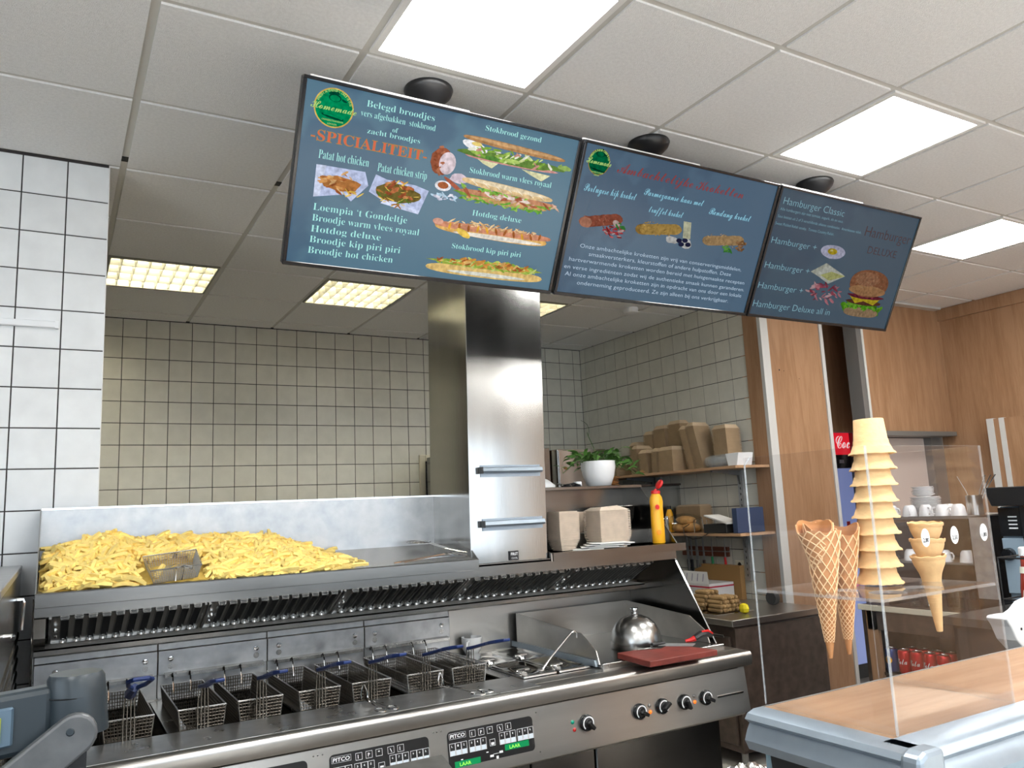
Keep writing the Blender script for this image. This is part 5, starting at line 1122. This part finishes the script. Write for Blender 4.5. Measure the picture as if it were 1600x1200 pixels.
t=thing('steel_hood_box','steel splash box with dark lid under the upper beech shelf','splash box',(4.0,5.3,1.5)); G().box(3.80,4.236,4.76,5.62,1.40,1.66).build('box',STEEL,t,bevel=.004); G().box(3.79,4.236,4.75,5.63,1.66,1.675).build('lid',BROWN,t); G().prism([(3.78,.0),(4.236,.0),(4.236,1.40),(3.82,1.40)],'y',5.2,5.6).build('stand',STEELD,t)
t=thing('duster','brown bristled brush lying behind the plant pot','brush',(2.60,3.42,1.632)); 
g=G()
for k in range(26): a=R.uniform(-.5,.5); g.wire((2.50,3.44,1.66),(2.59+.03*math.cos(a),3.43+.05*math.sin(a),1.636+R.uniform(0,.05)),.0018)
g.build('bristles',ORANGEB,t); G().tube([(2.44,3.45,1.655),(2.51,3.44,1.66)],.012,8).build('head',BROWN,t)

# ================================================================ RIGHT SIDE
# drinks fridge in the passage
t=thing('drinks_fridge','tall drinks fridge with a red sign behind the wood pillar','fridge',(6.1,5.0,0)); X=5.62; Y_=4.62
G().box(X,6.09,Y_,5.3,0,2.09).build('cabinet',BLACKM,t)
s_=G().box(X+.01,6.085,Y_-.03,Y_,1.875,2.07).build('sign',SIGN,t,bevel=.004)
q=G(); put_text(q,script('Coca-Cola'),(5.90,Y_-.032,1.93),(1,0,0),(0,0,1),.56,.115,.68,3); q.v=[v for v in q.v]
# only the part of the word that fits the sign
keep=[f for f in q.f if all(q.v[i][0]<6.082 for i in f)]; q.m=[0]*len(keep); q.cols=[None]*len(keep); q.f=keep; q.build('sign_lettering',SIGNW,s_)
G().box(X+.01,6.085,Y_-.02,Y_,1.76,1.87).build('vent_panel',BLACK,t); G().box(5.93,5.99,Y_-.024,Y_-.02,1.80,1.83).build('badge',INKW,t)
G().box(X+.02,6.075,Y_-.03,Y_,.12,1.755).build('door',LILAC,t,bevel=.006)
G().box(5.93,5.97,Y_-.034,Y_-.03,1.24,1.30).build('sticker',RED,t); G().box(5.90,6.07,Y_-.036,Y_-.03,1.15,1.19).build('shelf_edge',WHITEP,t)
# dark service counter on which drinks stand
t=thing('back_counter','dark service counter with cream edge behind the cone stand','counter',(4.2,2.2,0))
G().box(3.90,4.62,1.2,3.0,.905,.928).build('top',BROWN,t); G().box(3.888,3.902,1.2,3.0,.902,.932).build('cream_edge',CREAM,t,bevel=.002)
G().box(4.55,4.62,1.2,3.0,0,.905).box(3.92,4.62,2.96,3.0,0,.905).box(3.92,4.62,1.2,1.24,0,.905).box(3.92,4.55,2.36,2.40,.0,.905).build('carcass',BROWN,t)
G().box(3.905,3.93,2.90,2.965,0,.902).build('post',WOODV,t); G().box(3.905,3.92,1.24,2.96,.80,.902).build('fascia',BROWN,t)
G().box(3.92,4.55,2.40,2.96,.565,.58).build('inner_shelf',STEELD,t); G().box(4.53,4.55,2.40,2.96,.58,.80).build('back_tiles',GREYT,t)
G().box(3.915,3.93,1.24,2.36,.05,.80).build('door',BROWN,t,bevel=.003); G().box(3.905,3.915,2.20,2.215,.5,.76).build('door_grip',CHROME,t)
# cans: rows of two, blue first
def can(x,y,m,lab,blue=False):
    t=thing('drink_can',lab,'can',(x,y,.581),'drink cans under the service counter'); r=.033
    b=G().lathe([(.024,0),(.031,.006),(r,.012),(r,.152-.042),(.030,.118),(.0265,.122)],24,(x,y,.5805)).build('body',m,t,smooth=50)
    G().lathe([(.0265,.120),(.0275,.124),(.0255,.124),(.024,.119),(.002,.119)],24,(x,y,.5805)).build('lid',CHROME,t,smooth=40)
    g=G(); n=10
    def cyl(v): # wrap flat art (y, z) on the side facing -x
        return [(x-(r+.0006)*math.cos((p[1]-y)/r),y+(r+.0006)*math.sin((p[1]-y)/r),p[2]) for p in v]
    if blue: g.lathe([(.019,0),(.019,.0004)],20,(x,y,.645),(-1,0,0)); g.v=cyl(g.v); g.build('badge',YEL,b)
    else:
        put_text(g,script('Cola'),(x,y+.030,.632),(0,-1,0),(0,0,1),.058,.030,.68,2); g.v=cyl(g.v); g.build('can_lettering',INKW,b)
cy=[2.875,2.80,2.728,2.655,2.582]
can(3.965,cy[0],CANB,'dark blue can with round yellow badge, leftmost of the cans',True)
ln=['second from left in the front row of cans','third from left in the front row of cans','fourth from left in the front row of cans','last on the right in the front row of cans']
for i in range(1,5): can(3.965,cy[i],CANR,'red cola can, '+ln[i-1])
ln=['second','third','fourth','fifth']
for i in range(1,5): can(4.045,cy[i]+.01,CANR,'red cola can in the back row, '+ln[i-1]+' from left')
# glass shelf unit with crockery
t=thing('crockery_unit','smoked glass shelf unit with white crockery on the service counter','shelf unit',(4.2,2.6,.928))
for z in (1.400,1.165): G().box(3.97,4.45,2.36,2.86,z-.008,z).build('shelf',GREYT,t,bevel=.001)
G().box(4.44,4.46,2.36,2.86,.929,1.392).build('back',BROWN,t); G().box(3.97,4.44,2.36,2.366,.929,1.392).build('side_glass',GLASSD,t); G().box(3.97,4.44,2.854,2.86,.929,1.392).build('side_glass',GLASSD,t)
G().box(3.965,3.972,2.265,2.358,1.0,1.392).build('side_screen',GREYL,t)
G().box(3.96,3.968,2.36,2.86,1.386,1.402).build('shelf_edge',GREYT,t)
def plates(x,y,z,n,r,labs,grp):
    me=G().lathe([(r*.55,0),(r*.62,.002),(r,.012),(r,.0145),(r*.6,.005)],36,(0,0,0)).mesh('plate',WHITEC,50)
    for i in range(n):
        o=place('plate',me,None,(x+R.uniform(-.002,.002),y+R.uniform(-.002,.002),z+i*.0078)); tag(o,labs(i),'plate',grp)
NTH=['first','second','third','fourth','fifth','sixth','seventh','eighth','ninth','tenth','eleventh','twelfth','thirteenth','fourteenth']
plates(4.10,2.66,1.401,12,.075,lambda i:NTH[i]+' saucer from the bottom of the large stack','saucers stacked on the crockery unit')
plates(4.10,2.67,1.401+12*.0078+.008,6,.056,lambda i:NTH[i]+' small plate from the bottom of the upper stack','small plates on top of the saucers')
def cup(x,y,z,lab,rz=0,grp='white coffee cups on the top shelf'):
    t=thing('coffee_cup',lab,'cup',(x,y,z),grp); G().lathe([(.038,0),(.037,.01),(.031,.045),(.024,.056),(.019,.060)],24,(x,y,z)).build('bowl',WHITEC,t,smooth=50)
    dy=math.sin(rz); dx=math.cos(rz); G().tube([(x+dx*.034,y+dy*.034,z+.012),(x+dx*.050,y+dy*.050,z+.014),(x+dx*.054,y+dy*.054,z+.030),(x+dx*.046,y+dy*.046,z+.044),(x+dx*.030,y+dy*.030,z+.044)],.004,6).build('handle',WHITEC,t,smooth=True)
for x,y,l,rz in ((4.0,2.80,'upturned white cup, leftmost on the top shelf',-1.7),(3.995,2.69,'upturned white cup before the saucers, second from left',-2.6),(4.0,2.60,'upturned white cup, third from left, handle to the front',-2.2),(4.0,2.51,'upturned white cup, fourth from left on the top shelf',1.9),(4.0,2.425,'upturned white cup, rightmost on the top shelf',1.7),(4.09,2.53,'upturned white cup in the second row at the right',-1.7)): cup(x,y,1.4005,l,rz)
for x,y,l in ((4.05,2.75,'upturned white cup, left on the lower glass shelf'),(4.05,2.56,'upturned white cup, middle of the lower glass shelf'),(4.05,2.44,'upturned white cup, right on the lower glass shelf')): cup(x,y,1.1655,l,-1.7,'white cups on the lower glass shelf')
for k,(x,y) in enumerate(((4.02,2.74),(4.02,2.66),(4.02,2.50),(4.02,2.42),(4.10,2.58))):
    o=G().lathe([(.026,0),(.028,.003),(.033,.10),(.0315,.10),(.0265,.006)],20,(x,y,.9285)).build('drinking_glass',GLASS,smooth=40); tag(o,['leftmost drinking glass under the lower glass shelf','second drinking glass from left under the lower shelf','fourth drinking glass, under the right of the lower shelf','rightmost drinking glass under the lower shelf','drinking glass standing behind the others'][k],'glass','drinking glasses under the shelf')
t=thing('cutlery_tin','steel tin of long spoons at the right end of the top shelf','tin',(4.03,2.40,1.4005)); 
G().lathe([(.040,0),(.040,.10),(.0385,.10),(.038,.004)],24,(4.10,2.395,1.4005)).build('tin',STEEL,t,smooth=40)
for k,(dx,dy) in enumerate(((.01,-.07),(.0,-.055),(.015,-.085),(-.01,.05))): G().tube([(4.10,2.395+dy*.2,1.42),(4.10+dx,2.395+dy*.6,1.52),(4.10+dx*1.5,2.395+dy*1.3,1.60)],.003,5).build('spoon',CHROME,t,smooth=True)
t=thing('plastic_bag','crumpled translucent plastic bag beside the cone tower','bag',(3.93,2.87,1.16)); g=G(); g.lathe([(.02,0),(.045,.02),(.035,.07),(.05,.12),(.03,.16),(.01,.17)],11,(3.935,2.80,1.166))
g.v=[(v[0]+R.uniform(-.008,.008),v[1]+R.uniform(-.012,.012),v[2]) for v in g.v]; g.build('film',GLASS,t)
# coffee machine
t=thing('coffee_machine','black and blue-grey coffee machine at the right edge','coffee machine',(4.2,2.0,.928)); ya,yb=1.60,2.235
G().box(4.02,4.5,ya,yb,.93,1.44).build('body',BLUEM,t,bevel=.006); G().prism([(yb+.02,1.535),(yb-.01,1.445),(ya,1.44),(ya,1.535)],'x',3.94,4.5).build('top_tray',BLACK,t,bevel=.004)
G().box(4.0,4.025,2.13,yb-.005,1.30,1.435).build('vent_panel',BLACKG,t)
g=G()
for k in range(4): g.box(3.997,4.0,2.145,2.185,1.335+k*.018,1.341+k*.018)
tag(g.build('vent_slots',INKW,t),'pale vent slots')
G().box(4.0,4.025,2.12,yb-.005,1.03,1.29).build('front_panel',BLUEM,t,bevel=.003); G().box(3.985,4.02,2.07,2.12,.95,1.44).build('dark_column',BLACKG,t)
G().lathe([(.030,0),(.030,.02),(.022,.035)],24,(4.0,2.20,1.215),(-1,0,0)).build('knob',BLACKG,t,smooth=40); G().box(3.93,4.02,2.07,yb,.93,1.0).build('drip_tray',BLACKG,t,bevel=.004)
# condiment bench, caddy and ketchup
t=thing('side_bench','low steel side bench holding the sauce caddy','bench',(3.45,1.75,0)); G().box(3.02,3.80,1.30,1.95,1.02,1.05).build('top',STEELD,t); G().box(3.05,3.78,1.33,1.93,0,1.02).build('body',BLACKM,t)
t=thing('ketchup_bottle','tomato ketchup bottle with white cap in a black caddy at the right edge','bottle',(3.33,1.78,1.052)); kx,ky=3.30,1.76
G().lathe([(.026,0),(.031,.004),(.032,.03),(.030,.09),(.024,.14),(.0185,.18),(.016,.215)],28,(kx,ky,1.0515)).build('bottle',KETCH,t,smooth=50); G().lathe([(.018,.215),(.020,.217),(.020,.245),(.015,.250)],24,(kx,ky,1.0515)).build('cap',WHITEP,t,smooth=40)
G().lathe([(.0245,.150),(.0215,.175)],24,(kx,ky,1.0515),cap0=False,cap1=False).build('neck_label',LABW,t,smooth=40)
d=Vector((-kx,-ky,0)).normalized(); sx_=Vector((-d.y,d.x,0)); sx_=-sx_ if sx_.x<0 else sx_
def onb(g,rad):
    g.v=[tuple(Vector((kx,ky,v[2]))+d*(rad(v[2])*math.cos(v[0]/.032))+sx_*(rad(v[2])*math.sin(v[0]/.032))) for v in g.v]; return g
rd=lambda z:.0335-.03*max(0,(z-1.0515-.06))
def shield(w,h,z0):
    p=[(-w*.75,z0),(w*.75,z0),(w,z0+h*.55),(w*.8,z0+h*.9),(0,z0+h),(-w*.8,z0+h*.9),(-w,z0+h*.55)]; g=G()
    for i in range(1,6): pass
    g.add([(0,0,z0+h*.5)]+[(a,0,b) for a,b in p],[(0,i+1,(i+1)%7+1) for i in range(7)]); return g
onb(shield(.026,.085,1.062),lambda z:rd(z)+.0004).build('label',LABW,t)
q=G(); put_text(q,'HEINZ',(-.017,0,1.122),(1,0,0),(0,0,1),.034,.010,.73,1,.01); put_text(q,'TOMATO',(-.020,0,1.105),(1,0,0),(0,0,1),.040,.010,.73,1,.01); put_text(q,'KETCHUP',(-.018,0,1.092),(1,0,0),(0,0,1),.036,.007,.73,1); onb(q,lambda z:rd(z)+.001).build('label_lettering',mat('label_blue',(.02,.04,.18),.5),t)
q=G().lathe([(.0075,0),(.0075,.0001)],14,(0,0,1.077),(0,1,0)); onb(q,lambda z:rd(z)+.0012).build('tomato_print',RED,t)
t=thing('sauce_caddy','black wire caddy round the ketchup bottle','caddy',(3.36,1.76,1.052)); G().box(3.265,3.45,1.70,1.83,1.0505,1.0515).build('base',BLACK,t)
for z in (1.10,1.26): G().tube([(3.255,1.70,z),(3.46,1.70,z),(3.46,1.84,z),(3.255,1.84,z)],.0035,6,True).build('hoop',BLACK,t)
g=G()
for x,y in ((3.255,1.70),(3.46,1.70),(3.46,1.84),(3.255,1.84)): g.wire((x,y,1.051),(x,y,1.26),.003)
g.build('posts',BLACK,t)
t=thing('register_cover','curved white plastic cover with a small black dot at right','cover',(3.0,1.3,1.0))
g=G(); pr=[(0,.05),(.02,.075),(.06,.078),(.09,.078),(.12,.10),(.17,.135),(.24,.15),(.32,.15),(.32,-.05),(.20,-.045),(.10,-.03),(.05,-.02)]
pr=[(0,1.164),(.01,1.170),(.05,1.170),(.09,1.168),(.12,1.176),(.16,1.196),(.30,1.215),(.30,1.058),(.08,1.066),(.04,1.10),(.02,1.14)]; g.prism([(2.372+a,b) for a,b in pr],'y',1.34,1.40); g.build('cover',WHITEP,t,bevel=.004,seg=2); G().lathe([(.004,0),(.004,.001)],12,(2.44,1.3395,1.130),(0,-1,0)).build('dot',INK,t)
G().box(2.46,2.66,1.345,1.395,0,1.064).build('stand',mat('navy_base',(.02,.035,.09),.4),t)
# leaning panel with aluminium edges before the right wall
t=thing('partition_panel','wood faced partition panel with aluminium edge strips before the right wall','panel',(6.1,2.6,0)); G().box(6.05,6.12,1.8,3.24,0,2.035).build('board',WOODV,t); G().box(6.04,6.13,3.31,3.36,0,2.04).box(6.04,6.13,3.235,3.27,0,2.038).build('edge_strip',ALUW,t); G().box(6.045,6.12,3.27,3.31,0,2.036).build('edge_inlay',WOODV,t)

# ================================================================ ICE COUNTER AND CONE STAND
t=thing('ice_counter','ice cream counter with wood top and aluminium edge at the lower right','counter',(2.0,.8,0)); zc_=1.23
G().box(.932,3.0,.688,.905,1.214,zc_).build('wood_top',WOODH,t)
def fr_prof(o): return [(.69+o,1.2305),(.652,1.2305),(.640,1.226),(.634,1.219),(.640,1.212),(.633,1.203),(.628,1.188),(.632,1.176),(.645,1.170),(.69+o,1.170)]
G().prism(fr_prof(0)[::-1],'x',.915,3.0).build('front_profile',ALU,t,smooth=30)
G().prism([(.934,1.2305),(.915,1.2305),(.902,1.226),(.896,1.219),(.905,1.212),(.899,1.203),(.893,1.190),(.900,1.176),(.915,1.170),(.934,1.170)],'y',.655,.906).build('end_profile',ALU,t,smooth=30)
G().prism([(.896,1.226),(.892,1.190),(.905,1.168),(.945,1.168),(.945,1.232),(.91,1.232)],'y',.628,.657).build('corner_cap',ALU,t,bevel=.006,seg=2)
G().box(.933,3.0,.903,.907,1.205,1.2305).build('rear_edge',GREYT,t)
arc=[(.66-.16*math.sin(q),.86+.31*math.cos(q)) for q in [math.radians(5+80*k/9) for k in range(10)]]
G().prism(arc+[(a+.006,b) for a,b in arc[::-1]],'x',.93,3.0).build('curved_front_glass',mat('pale_front_panel',(.42,.55,.58),.2,coat=.3),t,smooth=40)
G().prism([(.90,1.168)]+[(.655,1.168)]+arc+[(.9,.84)],'x',.926,.930).build('end_glass',mat('end_panel_blue',(.25,.36,.42),.15),t)
G().tube([(.924,.885,1.168),(.924,.875,1.10),(.924,.86,1.0),(.924,.855,.86)],.003,6).build('end_seal',INKW,t)
G().prism([(.885,1.168),(.80,1.168),(.79,1.10),(.78,.86),(.86,.86)],'x',.920,.926).build('end_frame',BLACKM,t)
G().box(.95,3.0,.52,.90,0,.86).build('base_cabinet',WHITEP,t)
# acrylic stand
BX0,BX1,BY0,BY1,BZ0,BZ1=.945,1.215,.690,.910,1.2306,1.602
cs=thing('cone_stand','clear acrylic ice cream cone stand on the wood counter','stand',((BX0+BX1)/2,.8,BZ0)); th=.0022
def sheet(x0,x1,y0,y1,z0,z1,axis,n):
    """acrylic sheet: clear faces, bright cut edges"""
    g=G(); g.box(x0,x1,y0,y1,z0,z1); # faces order: bottom, top, -y, +x, +y, -x
    big={'y':(2,4),'x':(3,5),'z':(0,1)}[axis]; g.m=[0 if i in big else 1 for i in range(6)]; return g.build(n,[ACR,ACRE],cs)
sheet(BX0,BX1,BY0,BY0+th,BZ0,BZ1,'y','front_sheet'); sheet(BX0,BX0+th,BY0+th,BY1,BZ0,BZ1,'x','left_sheet'); sheet(BX1-th,BX1,BY0+th,BY1,BZ0,BZ1,'x','right_sheet')
G().tube([(BX0+.0015,BY1,BZ0+.002),(BX0+.0015,BY1,BZ1-.012),(BX0+.0015,BY1-.012,BZ1)],.0014,6).build('polished_rear_edge',ACRE,cs)
G().box(BX0-.0002,BX0+.0024,BY0-.0002,BY0+.0024,BZ0+.001,BZ1).build('corner_joint',ACRE,cs)
# shelf with round holes
SZ=1.400; holes=[(.999,.80,.027),(1.043,.828,.022),(1.095,.80,.030),(1.186,.776,.0165),(1.17,.862,.024),(1.10,.735,.026),(1.02,.735,.025)]
cu=bpy.data.curves.new('shelf','CURVE'); cu.dimensions='2D'; cu.fill_mode='BOTH'; cu.extrude=.0022
def spl(pts):
    s=cu.splines.new('POLY'); s.points.add(len(pts)-1)
    for i,p in enumerate(pts): s.points[i].co=(p[0],p[1],0,1)
    s.use_cyclic_u=True
spl([(BX0+.0035,BY0+.0035),(BX1-.0035,BY0+.0035),(BX1-.0035,BY1-.001),(BX0+.0035,BY1-.001)])
for x,y,r in holes: spl([(x+r*math.cos(2*PI*k/28),y+r*math.sin(2*PI*k/28)) for k in range(28)])
tmp=bpy.data.objects.new('t',cu); SC.collection.objects.link(tmp); tmp.location=(0,0,SZ-.0022); bpy.context.view_layer.update(); dg=bpy.context.evaluated_depsgraph_get(); dg.update()
mm=tmp.evaluated_get(dg).to_mesh(); g=G(); g.add([tuple(v.co+Vector((0,0,SZ-.0022))) for v in mm.vertices],[tuple(p.vertices) for p in mm.polygons]); g.m=[0 if abs(p.normal.z)>.5 else 1 for p in mm.polygons]
tmp.evaluated_get(dg).to_mesh_clear(); bpy.data.objects.remove(tmp); g.build('shelf',[ACR,ACRE],cs)
# price stickers
for k,(x,s_) in enumerate(((1.052,'2,80'),(1.120,'2,50'),(1.193,'1,80'))):
    g=G(); n=24; g.add([(x+.0095*math.cos(2*PI*i/n),BY0-.0006,1.474+.0125*math.sin(2*PI*i/n)) for i in range(n)],[list(range(n))]); st_=g.build('price_sticker',WHITEP,cs)
    q=G(); put_text(q,s_,(x-.0065,BY0-.0010,1.468),(1,0,0),(0,0,1),.013,.006,.73,2,.02); q.build('price',INK,st_)
# tower of upturned cake cones
def cake(me=None):
    g=G(); g.lathe([(.0215,.0535),(.0222,.0525),(.0248,.022),(.0255,.0205),(.0260,.019),(.0262,.014),(.0275,.012),(.0310,.003),(.0345,.0005),(.0350,-.0015),(.0335,-.0015),(.029,.004),(.0245,.012),(.0235,.02),(.0205,.051)],36,(0,0,0),cap1=False); g.lathe([(.0215,.0535),(.001,.0540)],36,(0,0,0),cap0=False,cap1=True)
    n=len(g.v)
    for i in range(n):
        x,y,z=g.v[i]; 
        if z<.002: a=math.atan2(y,x); z+=.0004*math.sin(7*a)+.0004*math.sin(17*a+1); g.v[i]=(x,y,z)
    return g.mesh('cake_cone',CONE,55)
CM=cake(); nth=['lowest','second','third','fourth','fifth','sixth','seventh','eighth','topmost']
for i in range(9):
    o=place('cake_cone',CM,None,(1.0935+i*.0022,.80,SZ+.0045+i*.0244),(R.uniform(-.02,.02),R.uniform(-.02,.02),R.uniform(0,6))); tag(o,nth[i]+' upturned cake cone of the tall tower'+(' counted from the bottom' if 0<i<8 else ''),'ice cream cone','cake cones in the tower')
# waffle cones, each wrapped with raised lattice ridges
def waffle(r,L,seed):
    rr=random.Random(seed); g=G(); n=40; rows=16; a0=rr.uniform(0,6)
    def rad(s,a): return r*(s**.92)*(1+.05*math.sin(a*1.0+a0))*(1+.03*math.sin(3*a+5*s))+.0025
    def rim(a): return .010*math.sin(a+a0)+.004*math.sin(3*a+a0)
    vs=[]
    for j in range(rows+1):
        s=j/rows
        for i in range(n): a=2*PI*i/n; q=rad(s,a); vs.append((q*math.cos(a),q*math.sin(a),s*L+rim(a)*s**4))
    g.add(vs,[(j*n+i,j*n+(i+1)%n,(j+1)*n+(i+1)%n,(j+1)*n+i) for j in range(rows) for i in range(n)]+[list(range(n))[::-1]])
    g.k=0
    # inner wall
    s0=len(g.v); g.add([(x*.92,y*.92,z) for x,y,z in vs[-n:]]+[(x*.3,y*.3,L*.45) for x,y,z in vs[-n:]],[(i,n+i,n+(i+1)%n,(i+1)%n) for i in range(n)]); g.add(vs[-n:]+[(x*.92,y*.92,z) for x,y,z in vs[-n:]],[(i,n+i,n+(i+1)%n,(i+1)%n) for i in range(n)])
    g.k=1
    for d in (1,-1):
        for k in range(9):
            pts=[]
            for m in range(44):
                s=.12*(1/.12)**(m/43); a=2*PI*k/9+d*4.0*math.log(s)+a0; q=rad(s,a)+.0006; pts.append((q*math.cos(a),q*math.sin(a),s*L+rim(a)*s**4))
            g.tube(pts,[.0004+.0006*(m/43) for m in range(44)],4)
    return g.mesh('waffle_cone',[WAF,WAFR],50)
WM=[waffle(.0235,.185,1),waffle(.0215,.182,5),waffle(.0235,.110,9)]
def wc(k,x,y,z,rot,lab): o=place('waffle_cone',WM[k],None,(x,y,z),rot); tag(o,lab,'ice cream cone','waffle cones in the stand')
wc(0,.975,.806,1.3075,(.0,.10,.4),'left waffle cone, darker tip hanging through the acrylic shelf')
wc(1,1.043,.828,1.302,(.0,-.04,2.2),'right waffle cone, pale tip hanging through the acrylic shelf')
wc(2,.984,.806,1.384,(.02,.10,2.0),'short waffle cone nested in the mouth of the left one')
# small cup cones
def cupc(tip):
    g=G(); pr=[(.0195,.0),(.0205,.003),(.021,.006),(.024,.012),(.029,.022),(.0315,.030),(.0315,.033),(.034,.035),(.0345,.039),(.0325,.040),(.0295,.031),(.022,.012),(.017,.004)]
    if tip: pr=[(.0055,-.098),(.006,-.097),(.0165,-.015)]+pr
    g.lathe(pr,32,(0,0,0),cap1=False)
    for i,(x,y,z) in enumerate(g.v):
        if z>.034: a=math.atan2(y,x); g.v[i]=(x,y,z+.0010*math.sin(9*a))
    if tip:
        for j in range(9): z=-.09+.009*j; rr=.0055+(z+.098)/.083*.011; g.tube([(rr*math.cos(2*PI*k/16)*1.01,rr*math.sin(2*PI*k/16)*1.01,z) for k in range(16)],.0006,4,True)
    for k in range(10): a=2*PI*k/10; g.lathe([(.003,0),(.0022,.0012)],8,(.0255*math.cos(a),.0255*math.sin(a),.018),(math.cos(a),math.sin(a),-.5))
    g.v=[(x*.75,y*.75,z*.84) for x,y,z in g.v]
    return g.mesh('cup_cone',CONE,50)
C1,C2=cupc(True),cupc(False)
o=place('cup_cone',C1,None,(1.186,.776,SZ+.006),(0,-.06,0)); tag(o,'lowest cup cone, its long pointed foot through the shelf','ice cream cone','small cup cones stacked in three')
o=place('cup_cone',C2,None,(1.186,.776,SZ+.031),(.03,.02,1)); tag(o,'middle cup cone of the small stack of three','ice cream cone','small cup cones stacked in three')
o=place('cup_cone',C2,None,(1.186,.776,SZ+.056),(-.03,-.03,2)); tag(o,'topmost cup cone behind the first price sticker','ice cream cone','small cup cones stacked in three')

# ================================================================ NEAR LEFT
t=thing('front_counter','black stone service counter corner at the bottom of the view','counter',(-.3,.6,0)); G().prism([(-1.6,1.0),(.452,1.0),(.436,.93),(.30,.55),(.30,.30),(-1.6,.30)],'z',1.19,1.23).build('top',STONE,t,bevel=.003); G().box(-1.6,.28,.35,.95,0,1.19).build('body',BROWN,t)
sc_=thing('counter_scale','dark grey counter scale display on a pale metal arm, lower left','scale',(-.05,.95,1.231))
# head: barrel with axis along the display
def cyl(g,a,b,r,n=28,m0=1):
    a=Vector(a); b=Vector(b); return g.lathe([(r*.93,0),(r,(b-a).length*.03),(r,(b-a).length*.97),(r*.93,(b-a).length)],n,a,(b-a).normalized())
g=G(); hc=Vector((.0285,1.0,1.357)); 
n=24; vs=[]
for s in (0,.08,.45,1):
    for k in range(n): a=2*PI*k/n; rr=.0275*(.9 if s==0 else 1)*(1+.05*s); vs.append((hc.x+rr*math.cos(a)+.004*s,hc.y+rr*math.sin(a),hc.z+.032-.060*s-.004*math.cos(a)*0))
g.add(vs,[(j*n+k,(j+1)*n+k,(j+1)*n+(k+1)%n,j*n+(k+1)%n) for j in range(3) for k in range(n)]+[list(range(n))]); g.build('hinge_barrel',GREYD,sc_,smooth=50)
g=G(); 
g.tube([(hc.x+.0268*math.cos(2*PI*k/24)*1.03,hc.y+.0268*math.sin(2*PI*k/24)*1.03,hc.z+.010) for k in range(24)],.0007,4,True); g.build('hinge_seam',BLACK,sc_)
G().prism([(-.30,1.362),(.008,1.380),(.008,1.318),(-.30,1.295)],'y',.985,1.015).build('display_case',GREYD,sc_,bevel=.006,seg=2)
G().prism([(-.30,1.350),(-.026,1.366),(-.026,1.328),(-.30,1.308)],'y',.980,.986).build('display_frame',mat('frame_blue_grey',(.10,.15,.20),.3,.4),sc_,bevel=.002)
G().prism([(-.30,1.342),(-.0365,1.357),(-.0365,1.333),(-.30,1.314)],'y',.977,.981).build('display',LCD,sc_)
g=G(); pts=[]; c=Vector((.0285,.963,1.334)); r=.0205; d=Vector((-.80,0,-.60)).normalized(); nn=Vector((-d.z,0,d.x))
arc=[c+nn*(r*math.cos(q))-d*(r*math.sin(q)) for q in [PI*k/10 for k in range(11)]]
poly=[(p.x,p.z) for p in arc]+[((c+nn*-.022+d*.16).x,(c+nn*-.022+d*.16).z),((c+nn*.022+d*.16).x,(c+nn*.022+d*.16).z)]
g.prism(poly,'y',.958,.972); g.build('arm',mat('arm_metal',(.10,.105,.11),.45,.4,noise=(40,.2)),sc_,bevel=.003,seg=2)
G().lathe([(.004,0),(.003,.001)],10,(.024,.9575,1.338),(0,-1,0)).build('arm_bolt',GREYD,sc_)
G().box(-.26,.022,.93,.995,1.2305,1.262).build('scale_base',mat('scale_blue',(.012,.05,.09),.4),sc_,bevel=.006); G().box(.012,.040,.972,.992,1.2305,1.322).build('post',BLACK,sc_)
# embossed steel cabinet at the far left
t=thing('steel_warming_cabinet','stainless cabinet with embossed dimpled side at the far left','cabinet',(-.4,2.7,0)); xr=-.088
G().box(-.75,xr,2.02,3.375,.10,1.415).build('body',STEELD,t,bevel=.002); G().box(-.755,xr+.002,2.0,3.378,1.400,1.420).build('top',STEELW,t,bevel=.002)
g=G()
for i in range(24):
    for j in range(34): y=2.05+j*.038; z=.22+i*.042; g.lathe([(.013,0),(.009,.0035),(.002,.005)],6,(xr,y+(.019 if i%2 else 0),z),(1,0,0))
tag(g.build('dimples',STEELD,t),kind='stuff')
g=G().tube([(xr,2.9,1.335),(xr+.022,2.9,1.335),(xr+.024,2.9,1.325),(xr+.020,2.9,1.245)],.005,6); g.build('latch',CHROME,t,smooth=True); G().tube([(xr-.0,2.25,1.30),(xr+.02,2.25,1.30),(xr+.022,2.19,1.30)],.005,6).build('latch',CHROME,t,smooth=True)
# foil parcel on a small trolley, only its top in view
t=thing('trolley','low steel trolley under the foil parcel, mostly out of view','trolley',(1.47,1.5,0)); G().box(1.30,1.65,1.35,1.62,.80,.815).build('top',STEELD,t)
g=G()
for x,y in ((1.31,1.36),(1.64,1.36),(1.64,1.61),(1.31,1.61)): g.wire((x,y,0),(x,y,.80),.01)
g.build('legs',STEEL,t)
o=bpy.data.objects.new('x',None)
g=G(); n,m=22,14; vs=[]
for j in range(m+1):
    for i in range(n+1):
        u,v=i/n*2-1,j/m*2-1; h=max(0,1-u*u)*max(0,1-v*v); vs.append((1.475+u*.11,1.50+v*.075,.816+.085*h**.5+(R.uniform(-.006,.008) if h>0 else 0)))
g.add(vs,[(j*(n+1)+i,j*(n+1)+i+1,(j+1)*(n+1)+i+1,(j+1)*(n+1)+i) for j in range(m) for i in range(n)]); o=g.build('foil_parcel',FOIL); tag(o,'crumpled aluminium foil parcel at the bottom edge of the view','foil')
